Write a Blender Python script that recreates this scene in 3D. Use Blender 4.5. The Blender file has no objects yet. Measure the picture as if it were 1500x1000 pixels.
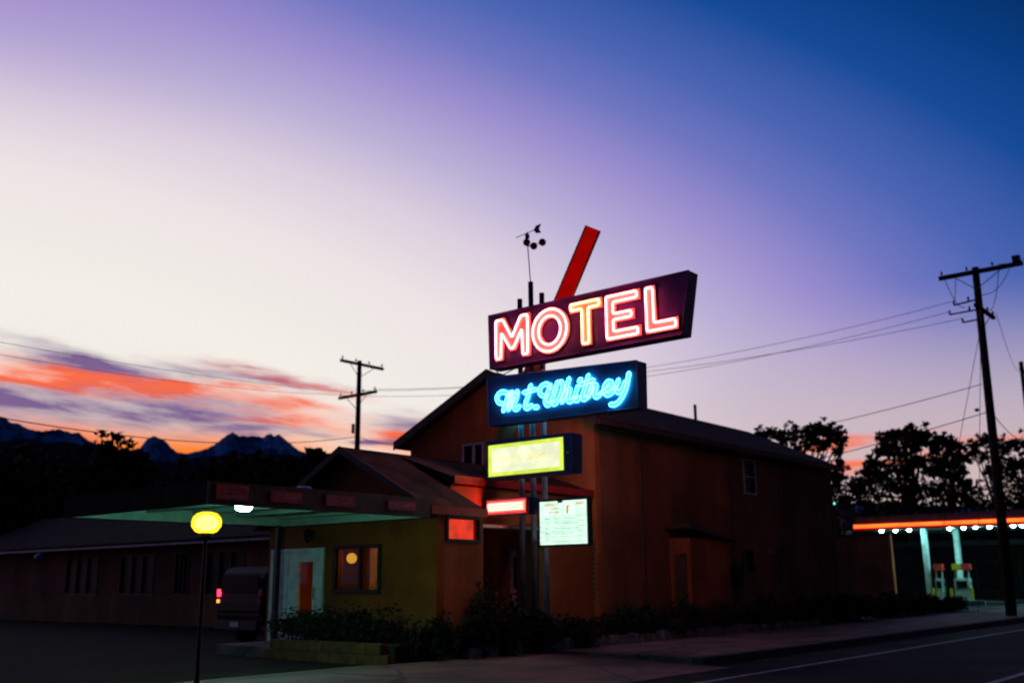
import bpy, bmesh, math, random
from math import sin, cos, pi, radians, sqrt, atan2, exp
from mathutils import Vector, Matrix
random.seed(7)
S = bpy.context.scene
COL = S.collection

# ---------------------------------------------------------------- camera
# world frame: +Y runs along the street, -X is the motel side, origin is the car the picture is taken from
F_PX, YAW, PITCH, ROLL, CAM_Z = 1458.0, radians(39.5), radians(13.57), radians(.5), 1.5
fw = Vector((-sin(YAW)*cos(PITCH), cos(YAW)*cos(PITCH), sin(PITCH)))
rt0 = Vector((cos(YAW), sin(YAW), 0)); up0 = rt0.cross(fw)
rt = cos(ROLL)*rt0 - sin(ROLL)*up0; up = sin(ROLL)*rt0 + cos(ROLL)*up0
cam_d = bpy.data.cameras.new('camera'); cam = bpy.data.objects.new('camera', cam_d); COL.objects.link(cam)
cam.matrix_world = Matrix(((rt.x, up.x, -fw.x, 0), (rt.y, up.y, -fw.y, 0), (rt.z, up.z, -fw.z, CAM_Z), (0, 0, 0, 1)))
cam_d.sensor_width = 36; cam_d.lens = F_PX/1500*36
cam_d.clip_start = .1; cam_d.clip_end = 30000
cam_d.dof.use_dof = True; cam_d.dof.focus_distance = 9.0; cam_d.dof.aperture_fstop = 1.35
S.camera = cam
S.render.engine = 'CYCLES'
S.cycles.use_denoising = True
S.cycles.sample_clamp_indirect = 3.0
S.view_settings.view_transform = 'Standard'; S.view_settings.look = 'None'
S.view_settings.gamma = 1; S.view_settings.use_curve_mapping = False
S.view_settings.exposure = 0.0

# ---------------------------------------------------------------- world: dusk sky
W = bpy.data.worlds.new('World'); S.world = W; W.use_nodes = True
nt = W.node_tree; nt.nodes.clear()

def srgb(r, g, b):
    def f(c):
        c /= 255.0
        return c/12.92 if c <= .04045 else ((c+.055)/1.055)**2.4
    return (f(r), f(g), f(b), 1)

class NG:
    def __init__(s, t): s.t = t
    def n(s, kind, **kw):
        x = s.t.nodes.new(kind)
        for k, v in kw.items(): setattr(x, k, v)
        return x
    def put(s, sock, v):
        if hasattr(v, 'is_output') or hasattr(v, 'links'): s.t.links.new(v, sock)
        else: sock.default_value = v
    def m(s, op, a, b=0.0, c=0.0, clamp=False):
        x = s.n('ShaderNodeMath', operation=op, use_clamp=clamp)
        s.put(x.inputs[0], a); s.put(x.inputs[1], b)
        if op in ('MULTIPLY_ADD', 'COMPARE', 'WRAP'): s.put(x.inputs[2], c)
        return x.outputs[0]
    def mix(s, f, a, b, mode='MIX'):
        x = s.n('ShaderNodeMixRGB', blend_type=mode)
        s.put(x.inputs[0], f); s.put(x.inputs[1], a); s.put(x.inputs[2], b)
        return x.outputs[0]
    def step(s, v, lo, hi, a=0.0, b=1.0):
        x = s.n('ShaderNodeMapRange', interpolation_type='SMOOTHSTEP')
        s.put(x.inputs[0], v); s.put(x.inputs[1], lo); s.put(x.inputs[2], hi); s.put(x.inputs[3], a); s.put(x.inputs[4], b)
        return x.outputs[0]
    def ramp(s, v, stops, mode='LINEAR'):
        x = s.n('ShaderNodeValToRGB'); r = x.color_ramp; r.interpolation = mode
        while len(r.elements) > 1: r.elements.remove(r.elements[-1])
        r.elements[0].position = stops[0][0]; r.elements[0].color = stops[0][1]
        for p, c in stops[1:]:
            e = r.elements.new(p); e.color = c
        s.put(x.inputs[0], v); return x.outputs[0]

g = NG(nt)
tc = g.n('ShaderNodeTexCoord'); sp = g.n('ShaderNodeSeparateXYZ'); nt.links.new(tc.outputs['Generated'], sp.inputs[0])
dx, dy, dz = sp.outputs
# azimuth in degrees measured clockwise from the camera heading's compass direction (39.5 deg left of the street)
az = g.m('MULTIPLY', g.m('ARCTAN2', g.m('ADD', g.m('MULTIPLY', dx, cos(YAW)), g.m('MULTIPLY', dy, sin(YAW))),
                         g.m('ADD', g.m('MULTIPLY', dx, -sin(YAW)), g.m('MULTIPLY', dy, cos(YAW)))), 180/pi)
el = g.m('MULTIPLY', g.m('ARCSINE', dz, clamp=False), 180/pi)
ela = g.m('MAXIMUM', el, 0.0)
# large-scale twilight arch
daz = g.m('DIVIDE', g.m('ADD', az, 30.0), 54.0)
de = g.m('DIVIDE', ela, 31.0)
u = g.m('SQRT', g.m('ADD', g.m('MULTIPLY', daz, daz), g.m('MULTIPLY', de, de)))
sky = g.ramp(g.m('DIVIDE', u, 3.0), [
    (0.0, srgb(246, 238, 222)), (.50/3, srgb(243, 238, 230)), (.68/3, srgb(236, 228, 228)), (.80/3, srgb(220, 206, 222)),
    (.90/3, srgb(186, 176, 214)), (1.0/3, srgb(156, 143, 206)), (1.09/3, srgb(112, 118, 192)), (1.17/3, srgb(76, 101, 179)),
    (1.29/3, srgb(20, 74, 152)), (1.38/3, srgb(5, 60, 130)), (1.47/3, srgb(2, 45, 98)), (1.75/3, srgb(3, 32, 78)), (2.3/3, srgb(4, 20, 50)), (1.0, srgb(4, 12, 32))])
# violet cast away from the glow on the left side, high up
vio = g.m('MULTIPLY', g.step(az, -8.0, -34.0), g.step(el, 22.0, 31.0))
vio = g.m('MULTIPLY', vio, g.step(az, -75.0, -40.0))
sky = g.mix(g.m('MULTIPLY', vio, .6), sky, srgb(160, 136, 202))
# warm band above the horizon
low = g.step(el, 10.5, 3.5)
front = g.m('MULTIPLY', g.step(az, -110.0, -50.0), g.step(az, 110.0, 40.0))
warmc = g.ramp(g.m('DIVIDE', g.m('ADD', az, 60.0), 120.0), [
    (0.0, srgb(235, 130, 90)), (.28, srgb(255, 140, 60)), (.42, srgb(255, 165, 90)), (.5, srgb(250, 170, 120)),
    (.60, srgb(238, 200, 184)), (.72, srgb(222, 176, 146)), (1.0, srgb(150, 110, 120))])
sky = g.mix(g.m('MULTIPLY', g.m('MULTIPLY', low, front), .95), sky, warmc)
pk = g.m('MULTIPLY', g.step(az, 0.0, 18.0), g.m('MULTIPLY', g.step(el, 16.0, 8.0), g.step(az, 70.0, 35.0)))
sky = g.mix(g.m('MULTIPLY', pk, .75), sky, srgb(204, 186, 190))
org = g.m('MULTIPLY', g.m('MULTIPLY', g.step(el, 9.0, 6.9), g.step(az, -8.0, -15.0)), g.step(az, -70.0, -34.0))
sky = g.mix(org, sky, srgb(255, 128, 40))

# clouds: streaks drawn out along azimuth, warped by noise
cv = g.n('ShaderNodeCombineXYZ')
tilt = g.m('ADD', el, g.m('MULTIPLY', g.m('ADD', az, 20.0), .10))
nt.links.new(g.m('MULTIPLY', az, .10), cv.inputs[0]); nt.links.new(g.m('MULTIPLY', tilt, .62), cv.inputs[1])
nz = g.n('ShaderNodeTexNoise'); nz.inputs['Scale'].default_value = 1.3; nz.inputs['Detail'].default_value = 7; nz.inputs['Roughness'].default_value = .6
nt.links.new(cv.outputs[0], nz.inputs['Vector'])
nsep = g.n('ShaderNodeSeparateColor'); nt.links.new(nz.outputs['Color'], nsep.inputs[0])
n1 = g.m('SUBTRACT', nsep.outputs[0], .5); n2 = g.m('SUBTRACT', nsep.outputs[1], .5); n3 = g.m('SUBTRACT', nsep.outputs[2], .5)
waz = g.m('ADD', az, g.m('MULTIPLY', n1, 9.0)); wel = g.m('ADD', el, g.m('MULTIPLY', n2, 2.5))
def blob(a0, e0, sa, se, k, amp=1.0):
    da = g.m('SUBTRACT', waz, a0)
    ee = g.m('SUBTRACT', wel, g.m('ADD', e0, g.m('MULTIPLY', da, k)))
    q = g.m('ADD', g.m('POWER', g.m('ABSOLUTE', g.m('DIVIDE', da, sa)), 2.4), g.m('POWER', g.m('ABSOLUTE', g.m('DIVIDE', ee, se)), 2.0))
    return g.m('MULTIPLY', g.m('EXPONENT', g.m('MULTIPLY', q, -1.0)), amp)
def many(lst):
    r = None
    for b in lst:
        v = blob(*b); r = v if r is None else g.m('MAXIMUM', r, v)
    return r
orange = many([(-27, 10.5, 6.5, .66, -.02, 1.5), (-20, 10.5, 6.5, .50, -.10, 1.6), (-13.5, 9.6, 4.2, .6, -.18, 1.2), (-13.0, 10.9, 4.0, .35, -.16, .9),
               (-27, 7.7, 5, .6, -.02, .6), (-14, 8.8, 3.0, .3, -.05, .9), (-4.9, 7.9, 3.4, .6, -.05, 1.5), (18.8, 7.2, 3.6, .28, .10, .8),
               (19.5, 5.9, 3.8, .35, .12, .9), (26, 7.0, 2.6, .18, .02, .6), (-40, 9.5, 6, 1.2, 0, 1.0)])
purple = many([(-23.5, 11.6, 4.6, .50, -.12, 1.3), (-16.0, 11.2, 4.8, .42, -.10, 1.1), (-21, 9.1, 6.5, .95, -.03, 1.5), (-27.5, 9.2, 4.5, .9, 0, 1.3),
               (-15.5, 8.2, 3.6, .4, .02, 1.0), (-10.5, 10.6, 2.2, .25, -.05, .4), (-5.2, 8.9, 2.8, .45, -.02, 1.1), (-8.6, 7.85, 1.5, .3, 0, 1.2),
               (19, 5.0, 2.5, .25, .05, .7), (-42, 11, 7, 1.2, 0, .9)])
edge = g.step(nsep.outputs[2], .32, .62, .55, 1.25)
sky = g.mix(g.m('MULTIPLY', orange, g.m('MULTIPLY', edge, .88), clamp=True), sky, srgb(255, 108, 56))
sky = g.mix(g.m('MULTIPLY', purple, g.m('MULTIPLY', edge, .78), clamp=True), sky, srgb(124, 96, 144))
# below the horizon: dark ground colour (never seen, the ground sheet covers it)
sky = g.mix(g.step(el, -.5, -3.0), sky, srgb(20, 20, 30))
nish = g.n('ShaderNodeTexSky', sky_type='NISHITA', sun_disc=False)
nish.sun_elevation = radians(-4.0); nish.sun_rotation = radians(-(39.5+24.0))
skyadd = g.n('ShaderNodeMixRGB', blend_type='ADD'); skyadd.inputs[0].default_value = 0.05
nt.links.new(sky, skyadd.inputs[1]); nt.links.new(nish.outputs[0], skyadd.inputs[2])
bg = g.n('ShaderNodeBackground'); bg.inputs[1].default_value = 1.0; nt.links.new(skyadd.outputs[0], bg.inputs[0])
wo = g.n('ShaderNodeOutputWorld'); nt.links.new(bg.outputs[0], wo.inputs[0])

# sun: already below the ridge, only a trace of direct light is left
sd = bpy.data.lights.new('sun', 'SUN'); sd.energy = .03; sd.angle = radians(10); sd.color = (1, .6, .4)
sun = bpy.data.objects.new('sun', sd); COL.objects.link(sun)
a_ = radians(39.5+24.0); sun.rotation_euler = Vector((-sin(a_)*cos(radians(3)), cos(a_)*cos(radians(3)), sin(radians(3)))).to_track_quat('Z', 'Y').to_euler()

# ---------------------------------------------------------------- materials
MATS = {}
def mat(name, col, rough=.7, var=.18, scale=3.0, bump=.0, bscale=30.0, metal=0.0, emit=None, es=0.0, spec=.4, var2=None, coat=0):
    if name in MATS: return MATS[name]
    m = bpy.data.materials.new(name); m.use_nodes = True; t = m.node_tree; t.nodes.clear(); h = NG(t)
    o = h.n('ShaderNodeOutputMaterial'); b = h.n('ShaderNodeBsdfPrincipled'); t.links.new(b.outputs[0], o.inputs[0])
    tc = h.n('ShaderNodeTexCoord'); no = h.n('ShaderNodeTexNoise'); no.inputs['Scale'].default_value = scale; no.inputs['Detail'].default_value = 6
    t.links.new(tc.outputs['Object'], no.inputs['Vector'])
    c = (col[0], col[1], col[2], 1); d = tuple(max(0, x*(1-2*var)) for x in col)+(1,); e = tuple(x*(1+var) for x in col)+(1,)
    if var2: d = tuple(var2)+(1,)
    t.links.new(h.ramp(no.outputs[0], [(.3, d), (.55, c), (.75, e)]), b.inputs['Base Color'])
    b.inputs['Roughness'].default_value = rough; b.inputs['Metallic'].default_value = metal
    b.inputs['Specular IOR Level'].default_value = spec
    if coat: b.inputs['Coat Weight'].default_value = coat
    if bump:
        n2 = h.n('ShaderNodeTexNoise'); n2.inputs['Scale'].default_value = bscale; n2.inputs['Detail'].default_value = 4
        t.links.new(tc.outputs['Object'], n2.inputs['Vector'])
        bp = h.n('ShaderNodeBump'); bp.inputs['Strength'].default_value = bump; bp.inputs['Distance'].default_value = .02
        t.links.new(n2.outputs[0], bp.inputs['Height']); t.links.new(bp.outputs[0], b.inputs['Normal'])
    if emit:
        b.inputs['Emission Color'].default_value = tuple(emit)+(1,); b.inputs['Emission Strength'].default_value = es
    MATS[name] = m; return m
def weather(m, crack=0.0, stain=.5, scale=.35, cscale=.6):
    # big blotches, drip stains and hairline cracks multiplied into the base colour
    t = m.node_tree; h = NG(t); b = [n for n in t.nodes if n.type == 'BSDF_PRINCIPLED'][0]; base = b.inputs['Base Color'].links[0].from_socket
    tc = h.n('ShaderNodeTexCoord'); mp = h.n('ShaderNodeMapping'); mp.inputs['Scale'].default_value = (1, 1, .25) if not crack else (1, .4, 1)
    t.links.new(tc.outputs['Object'], mp.inputs[0])
    no = h.n('ShaderNodeTexNoise'); no.inputs['Scale'].default_value = scale; no.inputs['Detail'].default_value = 8; no.inputs['Roughness'].default_value = .65
    t.links.new(mp.outputs[0], no.inputs['Vector'])
    f = h.step(no.outputs[0], .36, .62, 1-stain, 1.12)
    if crack:
        n2 = h.n('ShaderNodeTexNoise'); n2.inputs['Scale'].default_value = 1.5; t.links.new(tc.outputs['Object'], n2.inputs['Vector'])
        vo = h.n('ShaderNodeTexVoronoi', feature='DISTANCE_TO_EDGE'); vo.inputs['Scale'].default_value = cscale
        t.links.new(h.mix(.25, tc.outputs['Object'], n2.outputs['Color'], 'ADD'), vo.inputs['Vector'])
        f = h.m('MULTIPLY', f, h.step(vo.outputs['Distance'], .004, .018, 1-crack, 1.0))
    cb = h.n('ShaderNodeCombineXYZ'); [t.links.new(f, cb.inputs[i]) for i in range(3)]
    t.links.new(h.mix(1.0, base, cb.outputs[0], 'MULTIPLY'), b.inputs['Base Color'])
def glow(name, col, s, var=0.0, scale=4.0):
    if name in MATS: return MATS[name]
    m = bpy.data.materials.new(name); m.use_nodes = True; t = m.node_tree; t.nodes.clear(); h = NG(t)
    o = h.n('ShaderNodeOutputMaterial'); e = h.n('ShaderNodeEmission'); t.links.new(e.outputs[0], o.inputs[0])
    e.inputs[0].default_value = tuple(col)+(1,)
    tc = h.n('ShaderNodeTexCoord'); no = h.n('ShaderNodeTexNoise'); no.inputs['Scale'].default_value = scale
    t.links.new(tc.outputs['Object'], no.inputs['Vector'])
    t.links.new(h.step(no.outputs[0], .3, .7, s*(1-var), s*(1+var)), e.inputs[1])
    MATS[name] = m; return m
def glassmat(name, tint=(.8, .85, .85), clear=.85):
    m = bpy.data.materials.new(name); m.use_nodes = True; t = m.node_tree; t.nodes.clear(); h = NG(t)
    o = h.n('ShaderNodeOutputMaterial'); mx = h.n('ShaderNodeMixShader'); tr = h.n('ShaderNodeBsdfTransparent'); gl = h.n('ShaderNodeBsdfGlossy')
    tr.inputs[0].default_value = tint+(1,); gl.inputs['Roughness'].default_value = .03
    fr = h.n('ShaderNodeFresnel'); fr.inputs[0].default_value = 1.5
    ge = h.n('ShaderNodeNewGeometry')
    t.links.new(h.m('MULTIPLY', h.m('MULTIPLY', fr.outputs[0], .45), h.m('SUBTRACT', 1.0, ge.outputs['Backfacing']), clamp=True), mx.inputs[0])
    t.links.new(tr.outputs[0], mx.inputs[1]); t.links.new(gl.outputs[0], mx.inputs[2]); t.links.new(mx.outputs[0], o.inputs[0])
    MATS[name] = m; return m

def shellmat(name, col, s):
    m = bpy.data.materials.new(name); m.use_nodes = True; t = m.node_tree; t.nodes.clear(); h = NG(t)
    o = h.n('ShaderNodeOutputMaterial'); mx = h.n('ShaderNodeMixShader'); tr = h.n('ShaderNodeBsdfTransparent'); em = h.n('ShaderNodeEmission')
    tc = h.n('ShaderNodeTexCoord'); no = h.n('ShaderNodeTexNoise'); no.inputs['Scale'].default_value = 5; t.links.new(tc.outputs['Object'], no.inputs['Vector'])
    tr.inputs[0].default_value = (1, .85, .4, 1); em.inputs[0].default_value = tuple(col)+(1,); t.links.new(h.step(no.outputs[0], .3, .7, s*.9, s*1.1), em.inputs[1])
    mx.inputs[0].default_value = .55; t.links.new(tr.outputs[0], mx.inputs[1]); t.links.new(em.outputs[0], mx.inputs[2]); t.links.new(mx.outputs[0], o.inputs[0])
    return m
def clothmat(name, col):
    m = bpy.data.materials.new(name); m.use_nodes = True; t = m.node_tree; t.nodes.clear(); h = NG(t)
    o = h.n('ShaderNodeOutputMaterial'); mx = h.n('ShaderNodeMixShader'); d = h.n('ShaderNodeBsdfDiffuse'); tl = h.n('ShaderNodeBsdfTranslucent')
    tc = h.n('ShaderNodeTexCoord'); wv = h.n('ShaderNodeTexNoise'); wv.inputs['Scale'].default_value = 9; t.links.new(tc.outputs['Object'], wv.inputs['Vector'])
    c = h.ramp(wv.outputs[0], [(.3, tuple(x*.7 for x in col)+(1,)), (.7, tuple(col)+(1,))]); t.links.new(c, d.inputs[0]); t.links.new(c, tl.inputs[0])
    mx.inputs[0].default_value = .6; t.links.new(d.outputs[0], mx.inputs[1]); t.links.new(tl.outputs[0], mx.inputs[2]); t.links.new(mx.outputs[0], o.inputs[0])
    MATS[name] = m; return m
M = dict(
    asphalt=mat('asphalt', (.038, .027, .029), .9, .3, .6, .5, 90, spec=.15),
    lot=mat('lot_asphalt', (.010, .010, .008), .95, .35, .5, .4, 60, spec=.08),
    concrete=mat('concrete', (.23, .125, .125), .9, .22, .8, .3, 60),
    kerb=mat('kerb_concrete', (.10, .08, .085), .9, .2, 2, .3, 50),
    paint=mat('road_paint', (.30, .27, .29), .7, .35, 8),
    dirt=mat('dirt', (.022, .020, .016), .95, .4, .5, .5, 20),
    cream=mat('yellow_stucco', (.42, .085, .006), .9, .2, 1.2, .5, 60),
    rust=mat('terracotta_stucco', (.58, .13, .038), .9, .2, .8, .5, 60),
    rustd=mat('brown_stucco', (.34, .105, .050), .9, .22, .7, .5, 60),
    tanw=mat('tan_stucco', (.34, .15, .05), .9, .25, .5, .5, 60),
    roof=mat('roof_shingle', (.085, .035, .026), .9, .3, 2.5, .9, 22, spec=.1),
    roofd=mat('dark_roof_felt', (.022, .017, .018), .9, .3, 2.5, .8, 22, spec=.08),
    fascia=mat('fascia_brown', (.075, .035, .032), .7, .2, 4),
    soffit=mat('white_soffit', (.62, .66, .60), .6, .1, 3),
    white=mat('white_paint', (.62, .62, .60), .5, .1, 4),
    wframe=mat('door_paint', (.78, .80, .74), .5, .12, 4),
    dark=mat('dark_metal', (.02, .02, .022), .5, .2, 6),
    black=mat('black_trim', (.008, .008, .009), .6, .2, 6),
    navy=mat('navy_enamel', (.012, .075, .30), .45, .25, 2.0, .15, 12),
    navy2=mat('purple_navy_enamel', (.095, .020, .20), .5, .25, 2.0, .15, 12),
    beam=mat('red_lit_trim', (.50, .012, .008), .5, .2, 3, .1, 15),
    beamt=mat('weathered_beam_side', (.16, .05, .02), .6, .3, 3, .1, 15),
    post=mat('lavender_post_paint', (.42, .34, .50), .5, .2, 4),
    pipe=mat('maroon_pipe', (.10, .018, .06), .5, .2, 4),
    mletter=mat('letter_face_orange', (.85, .42, .28), .5, .08, 6),
    mside=mat('letter_return', (.5, .08, .05), .5, .1, 6),
    wletter=mat('letter_face_turquoise', (.12, .60, .75), .5, .1, 6),
    wood=mat('creosote_wood', (.040, .026, .020), .9, .35, 5, .8, 25),
    wire=mat('wire_black', (.012, .011, .012), .6, .1, 4),
    insul=mat('insulator_glaze', (.05, .035, .03), .3, .2, 4),
    leaf=mat('leaf_dark', (.075, .080, .045), .8, .45, 1.2, spec=.1),
    leaf2=mat('leaf_olive', (.085, .075, .045), .8, .45, 1.2, spec=.1),
    leafs=mat('shrub_leaf', (.035, .035, .022), .8, .45, 3, spec=.15),
    leafr=mat('shrub_leaf_reddish', (.07, .04, .028), .8, .45, 3, spec=.15),
    bark=mat('bark', (.03, .022, .018), .95, .3, 6, .8, 20),
    stone=mat('edging_stone', (.15, .13, .15), .9, .3, 6, .6, 20),
    brickp=mat('planter_block', (.16, .055, .012), .9, .25, 5, .5, 40),
    pane=glassmat('window_glass', (.75, .8, .8), .80),
    darkpane=mat('dark_glass', (.006, .007, .008), .45, .1, 2, spec=.08),
    inwall=mat('interior_wall', (.20, .16, .035), .8, .1, 2),
    curtain=clothmat('orange_curtain', (.85, .45, .08)),
    blind=mat('dark_blind', (.05, .045, .03), .7, .1, 5),
    carpaint=mat('van_paint', (.006, .006, .008), .5, .1, 3, spec=.12),
    rubber=mat('rubber', (.012, .012, .012), .9, .2, 8),
    chrome=mat('wheel_metal', (.25, .25, .27), .3, .1, 5, metal=.8),
    mount=mat('mountain_haze_blue', (.03, .16, .42), .95, .35, .0022, .6, .02),  # blue of distance and dusk put into the colour, no haze
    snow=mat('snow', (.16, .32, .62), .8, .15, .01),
    hillm=mat('foothill', (.020, .018, .026), .95, .3, .004),
    galv=mat('galvanised', (.28, .28, .30), .5, .2, 5, metal=.3),
    teal=mat('pale_green_enamel', (.45, .55, .50), .5, .15, 4),
    yell=mat('yellow_enamel', (.60, .42, .02), .5, .15, 4),
    redp=mat('red_enamel', (.50, .03, .02), .5, .15, 4),
    grey=mat('grey_fascia', (.17, .13, .17), .6, .2, 3),
    gsof=mat('gas_soffit', (.35, .42, .38), .5, .1, 2),
    signred=mat('faded_red_sign', (.55, .07, .085), .6, .25, 8),
    signletter=mat('faded_pink_lettering', (.75, .36, .46), .6, .2, 8),
    domeb=mat('blue_dome_plastic', (.05, .12, .38), .4, .15, 5),
)
for k_, a_ in (('rust', (0, .45)), ('rustd', (0, .5)), ('tanw', (0, .45)), ('cream', (0, .35)), ('asphalt', (.6, .45)), ('lot', (.6, .45)), ('concrete', (.55, .35, .5, .35)), ('roof', (0, .4))):
    weather(M[k_], *a_)
E = dict(
    red=glow('neon_red_tube', (1.0, .125, .14), 24),
    orangered=glow('neon_orange_tube', (1.0, .24, .10), 18),
    cyan=glow('neon_turquoise_tube', (.055, .80, 1.0), 13),
    yellow=glow('lit_yellow_face', (.80, .98, .10), .95, .18, 2.6),
    yellowc=glow('added_unseen_back_face', (.95, 1.0, .66), 1.0, .12, 3.0),
    board=glow('lit_board_face', (.70, 1.0, .80), 1.15, .12, 5),
    vac=glow('neon_vacancy_tube', (1.0, .07, .045), 38),
    vacface=glow('lit_red_face', (1.0, .05, .05), 1.2, .15, 8),
    redglow=glow('red_window_glow', (1.0, .03, .008), 1.2, .30, 4),
    globe=glow('lit_globe', (1.0, .86, .34), 5, .05),
    canopy=glow('canopy_lamp_glow', (.24, 1.0, .72), 190),
    gaslamp=glow('station_lamp_glow', (.35, .95, .95), 480),
    gasline=glow('station_neon_line', (1.0, .022, .006), .95, .2, .6),
    gasline2=glow('station_neon_core', (1.0, .24, .03), 2.6, .25, .6),
    tail=glow('tail_lamp_red', (1.0, .03, .08), 4.0),
    amber=glow('tail_lamp_amber', (1.0, .25, .06), 3.0),
    room=glow('room_lamp', (1.0, .52, .08), 40.0),
    flood=glow('flood_lamp_glow', (.25, .95, .75), 2.2),
    tealcurb=mat('teal_painted_kerb', (.25, .5, .5), .6, .15, 5),
    textred=mat('red_lettering', (.55, .10, .03), .6, emit=(.9, .30, .08), es=.7),
    textgrn=mat('dark_lettering', (.05, .2, .15), .6, emit=(.12, .55, .42), es=.8),
    textylw=mat('yellow_lettering', (.6, .5, .1), .6, emit=(.95, .80, .16), es=.95),
)

# ---------------------------------------------------------------- mesh helpers
class MB:
    def __init__(s): s.v = []; s.f = []
    def add(s, vs, fs):
        k = len(s.v); s.v += [tuple(v) for v in vs]; s.f += [tuple(i+k for i in f) for f in fs]; return s
    def box(s, x0, x1, y0, y1, z0, z1):
        if x0 > x1: x0, x1 = x1, x0
        if y0 > y1: y0, y1 = y1, y0
        if z0 > z1: z0, z1 = z1, z0
        return s.add([(x0, y0, z0), (x1, y0, z0), (x1, y1, z0), (x0, y1, z0), (x0, y0, z1), (x1, y0, z1), (x1, y1, z1), (x0, y1, z1)],
                     [(0, 3, 2, 1), (4, 5, 6, 7), (0, 1, 5, 4), (1, 2, 6, 5), (2, 3, 7, 6), (3, 0, 4, 7)])
    def prism_y(s, poly, y0, y1):       # poly in (x,z), extruded in y
        n = len(poly); vs = [(x, y0, z) for x, z in poly]+[(x, y1, z) for x, z in poly]
        fs = [tuple(range(n)), tuple(range(2*n-1, n-1, -1))]+[(i, i+n, (i+1) % n+n, (i+1) % n) for i in range(n)]
        return s.add(vs, fs)
    def prism_x(s, poly, x0, x1):       # poly in (y,z)
        n = len(poly); vs = [(x0, y, z) for y, z in poly]+[(x1, y, z) for y, z in poly]
        fs = [tuple(range(n-1, -1, -1)), tuple(range(n, 2*n))]+[(i, (i+1) % n, (i+1) % n+n, i+n) for i in range(n)]
        return s.add(vs, fs)
    def ring(s, c, ax, r, n, ref=None):
        ax = Vector(ax).normalized(); ref = Vector(ref) if ref else (Vector((0, 0, 1)) if abs(ax.z) < .9 else Vector((1, 0, 0)))
        a = ax.cross(ref).normalized(); b = ax.cross(a)
        return [Vector(c)+a*(r*cos(2*pi*i/n))+b*(r*sin(2*pi*i/n)) for i in range(n)]
    def tube(s, pts, r, n=8, closed=False, caps=True, ref=None):
        pts = [Vector(p) for p in pts]; m = len(pts); rs = r if isinstance(r, (list, tuple)) else [r]*m; vs = []
        for i, p in enumerate(pts):
            if closed: a, b = pts[i-1], pts[(i+1) % m]
            else: a, b = pts[max(0, i-1)], pts[min(m-1, i+1)]
            vs += s.ring(p, b-a, rs[i], n, ref)
        fs = []
        for i in range(m if closed else m-1):
            j = (i+1) % m
            for k in range(n):
                l = (k+1) % n; fs.append((i*n+k, i*n+l, j*n+l, j*n+k))
        if caps and not closed: fs += [tuple(range(n-1, -1, -1)), tuple(range((m-1)*n, m*n))]
        return s.add(vs, fs)
    def lathe(s, c, prof, n=16):        # prof list of (r,z) about vertical axis
        vs = []
        for r, z in prof: vs += [(c[0]+max(r, .0005)*cos(2*pi*i/n), c[1]+max(r, .0005)*sin(2*pi*i/n), c[2]+z) for i in range(n)]
        fs = []
        for j in range(len(prof)-1):
            for i in range(n):
                l = (i+1) % n; fs.append((j*n+i, j*n+l, (j+1)*n+l, (j+1)*n+i))
        fs += [tuple(range(n-1, -1, -1)), tuple(range((len(prof)-1)*n, len(prof)*n))]
        return s.add(vs, fs)
    def sphere(s, c, r, n=16, m=10, sz=1.0, sx=1.0):
        prof = [(r*sx*sin(pi*j/m), -r*sz*cos(pi*j/m)) for j in range(m+1)]
        return s.lathe(c, prof, n)
    def build(s, name, m, parent=None, smooth=False, off=(0, 0, 0), bevel=0):
        me = bpy.data.meshes.new(name)
        v = s.v
        if parent is not None:
            q = parent.get('_o', (0, 0, 0)); v = [(a-q[0], b-q[1], c-q[2]) for a, b, c in v]
        me.from_pydata(v, [], s.f); me.update()
        if bevel:
            bm = bmesh.new(); bm.from_mesh(me)
            bmesh.ops.bevel(bm, geom=[e for e in bm.edges], offset=bevel, segments=2, affect='EDGES', clamp_overlap=True)
            bm.to_mesh(me); bm.free()
        me.materials.append(m)
        if smooth:
            for p in me.polygons: p.use_smooth = True
        o = bpy.data.objects.new(name, me); COL.objects.link(o)
        if parent is not None:
            o.parent = parent; o['_o'] = parent.get('_o', (0, 0, 0))
        return o
def tag(o, label=None, cat=None, group=None, kind=None):
    if label: o['label'] = label
    if cat: o['category'] = cat
    if group: o['group'] = group
    if kind: o['kind'] = kind
    return o
def thing(name, loc, label, cat, group=None):
    o = bpy.data.objects.new(name, None); COL.objects.link(o); o.location = loc; o['_o'] = tuple(loc)
    o.empty_display_size = .2
    return tag(o, label, cat, group)
def box(name, m, parent, *b, bevel=0): return MB().box(*b).build(name, m, parent, bevel=bevel)
def copy_tree(o, loc, label=None):
    def rec(a, par):
        c = a.copy(); COL.objects.link(c)
        if par is not None: c.parent = par
        for ch in a.children: rec(ch, c)
        return c
    r = rec(o, None); r.location = loc
    if label: r['label'] = label
    return r

# ---------------------------------------------------------------- ground, road, pavement
tag(MB().box(-12000, 6000, -2000, 12000, -.5, -.02).build('ground', M['dirt']), kind='structure')
tag(MB().box(-9.3, 9.3, -40, 400, -.2, 0.0).build('road', M['asphalt']), kind='structure')
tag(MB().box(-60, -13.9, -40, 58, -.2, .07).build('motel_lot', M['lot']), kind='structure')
tag(MB().box(-12.75, -9.52, 16.6, 400, -.2, .15).build('pavement', M['concrete']), kind='structure')
tag(MB().box(-9.52, -9.3, 16.6, 400, -.2, .147).build('kerb', M['kerb']), kind='structure')
tag(MB().prism_y([(-13.9, .08), (-13.9, -.1), (-8.75, -.1), (-8.75, .012), (-9.5, .03), (-12.75, .14)], -20, 16.6).build('driveway', M['concrete']), kind='structure')
tag(MB().box(-13.9, -12.75, 16.6, 57, -.2, .16).build('planting_bed', M['dirt']), kind='structure')
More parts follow.
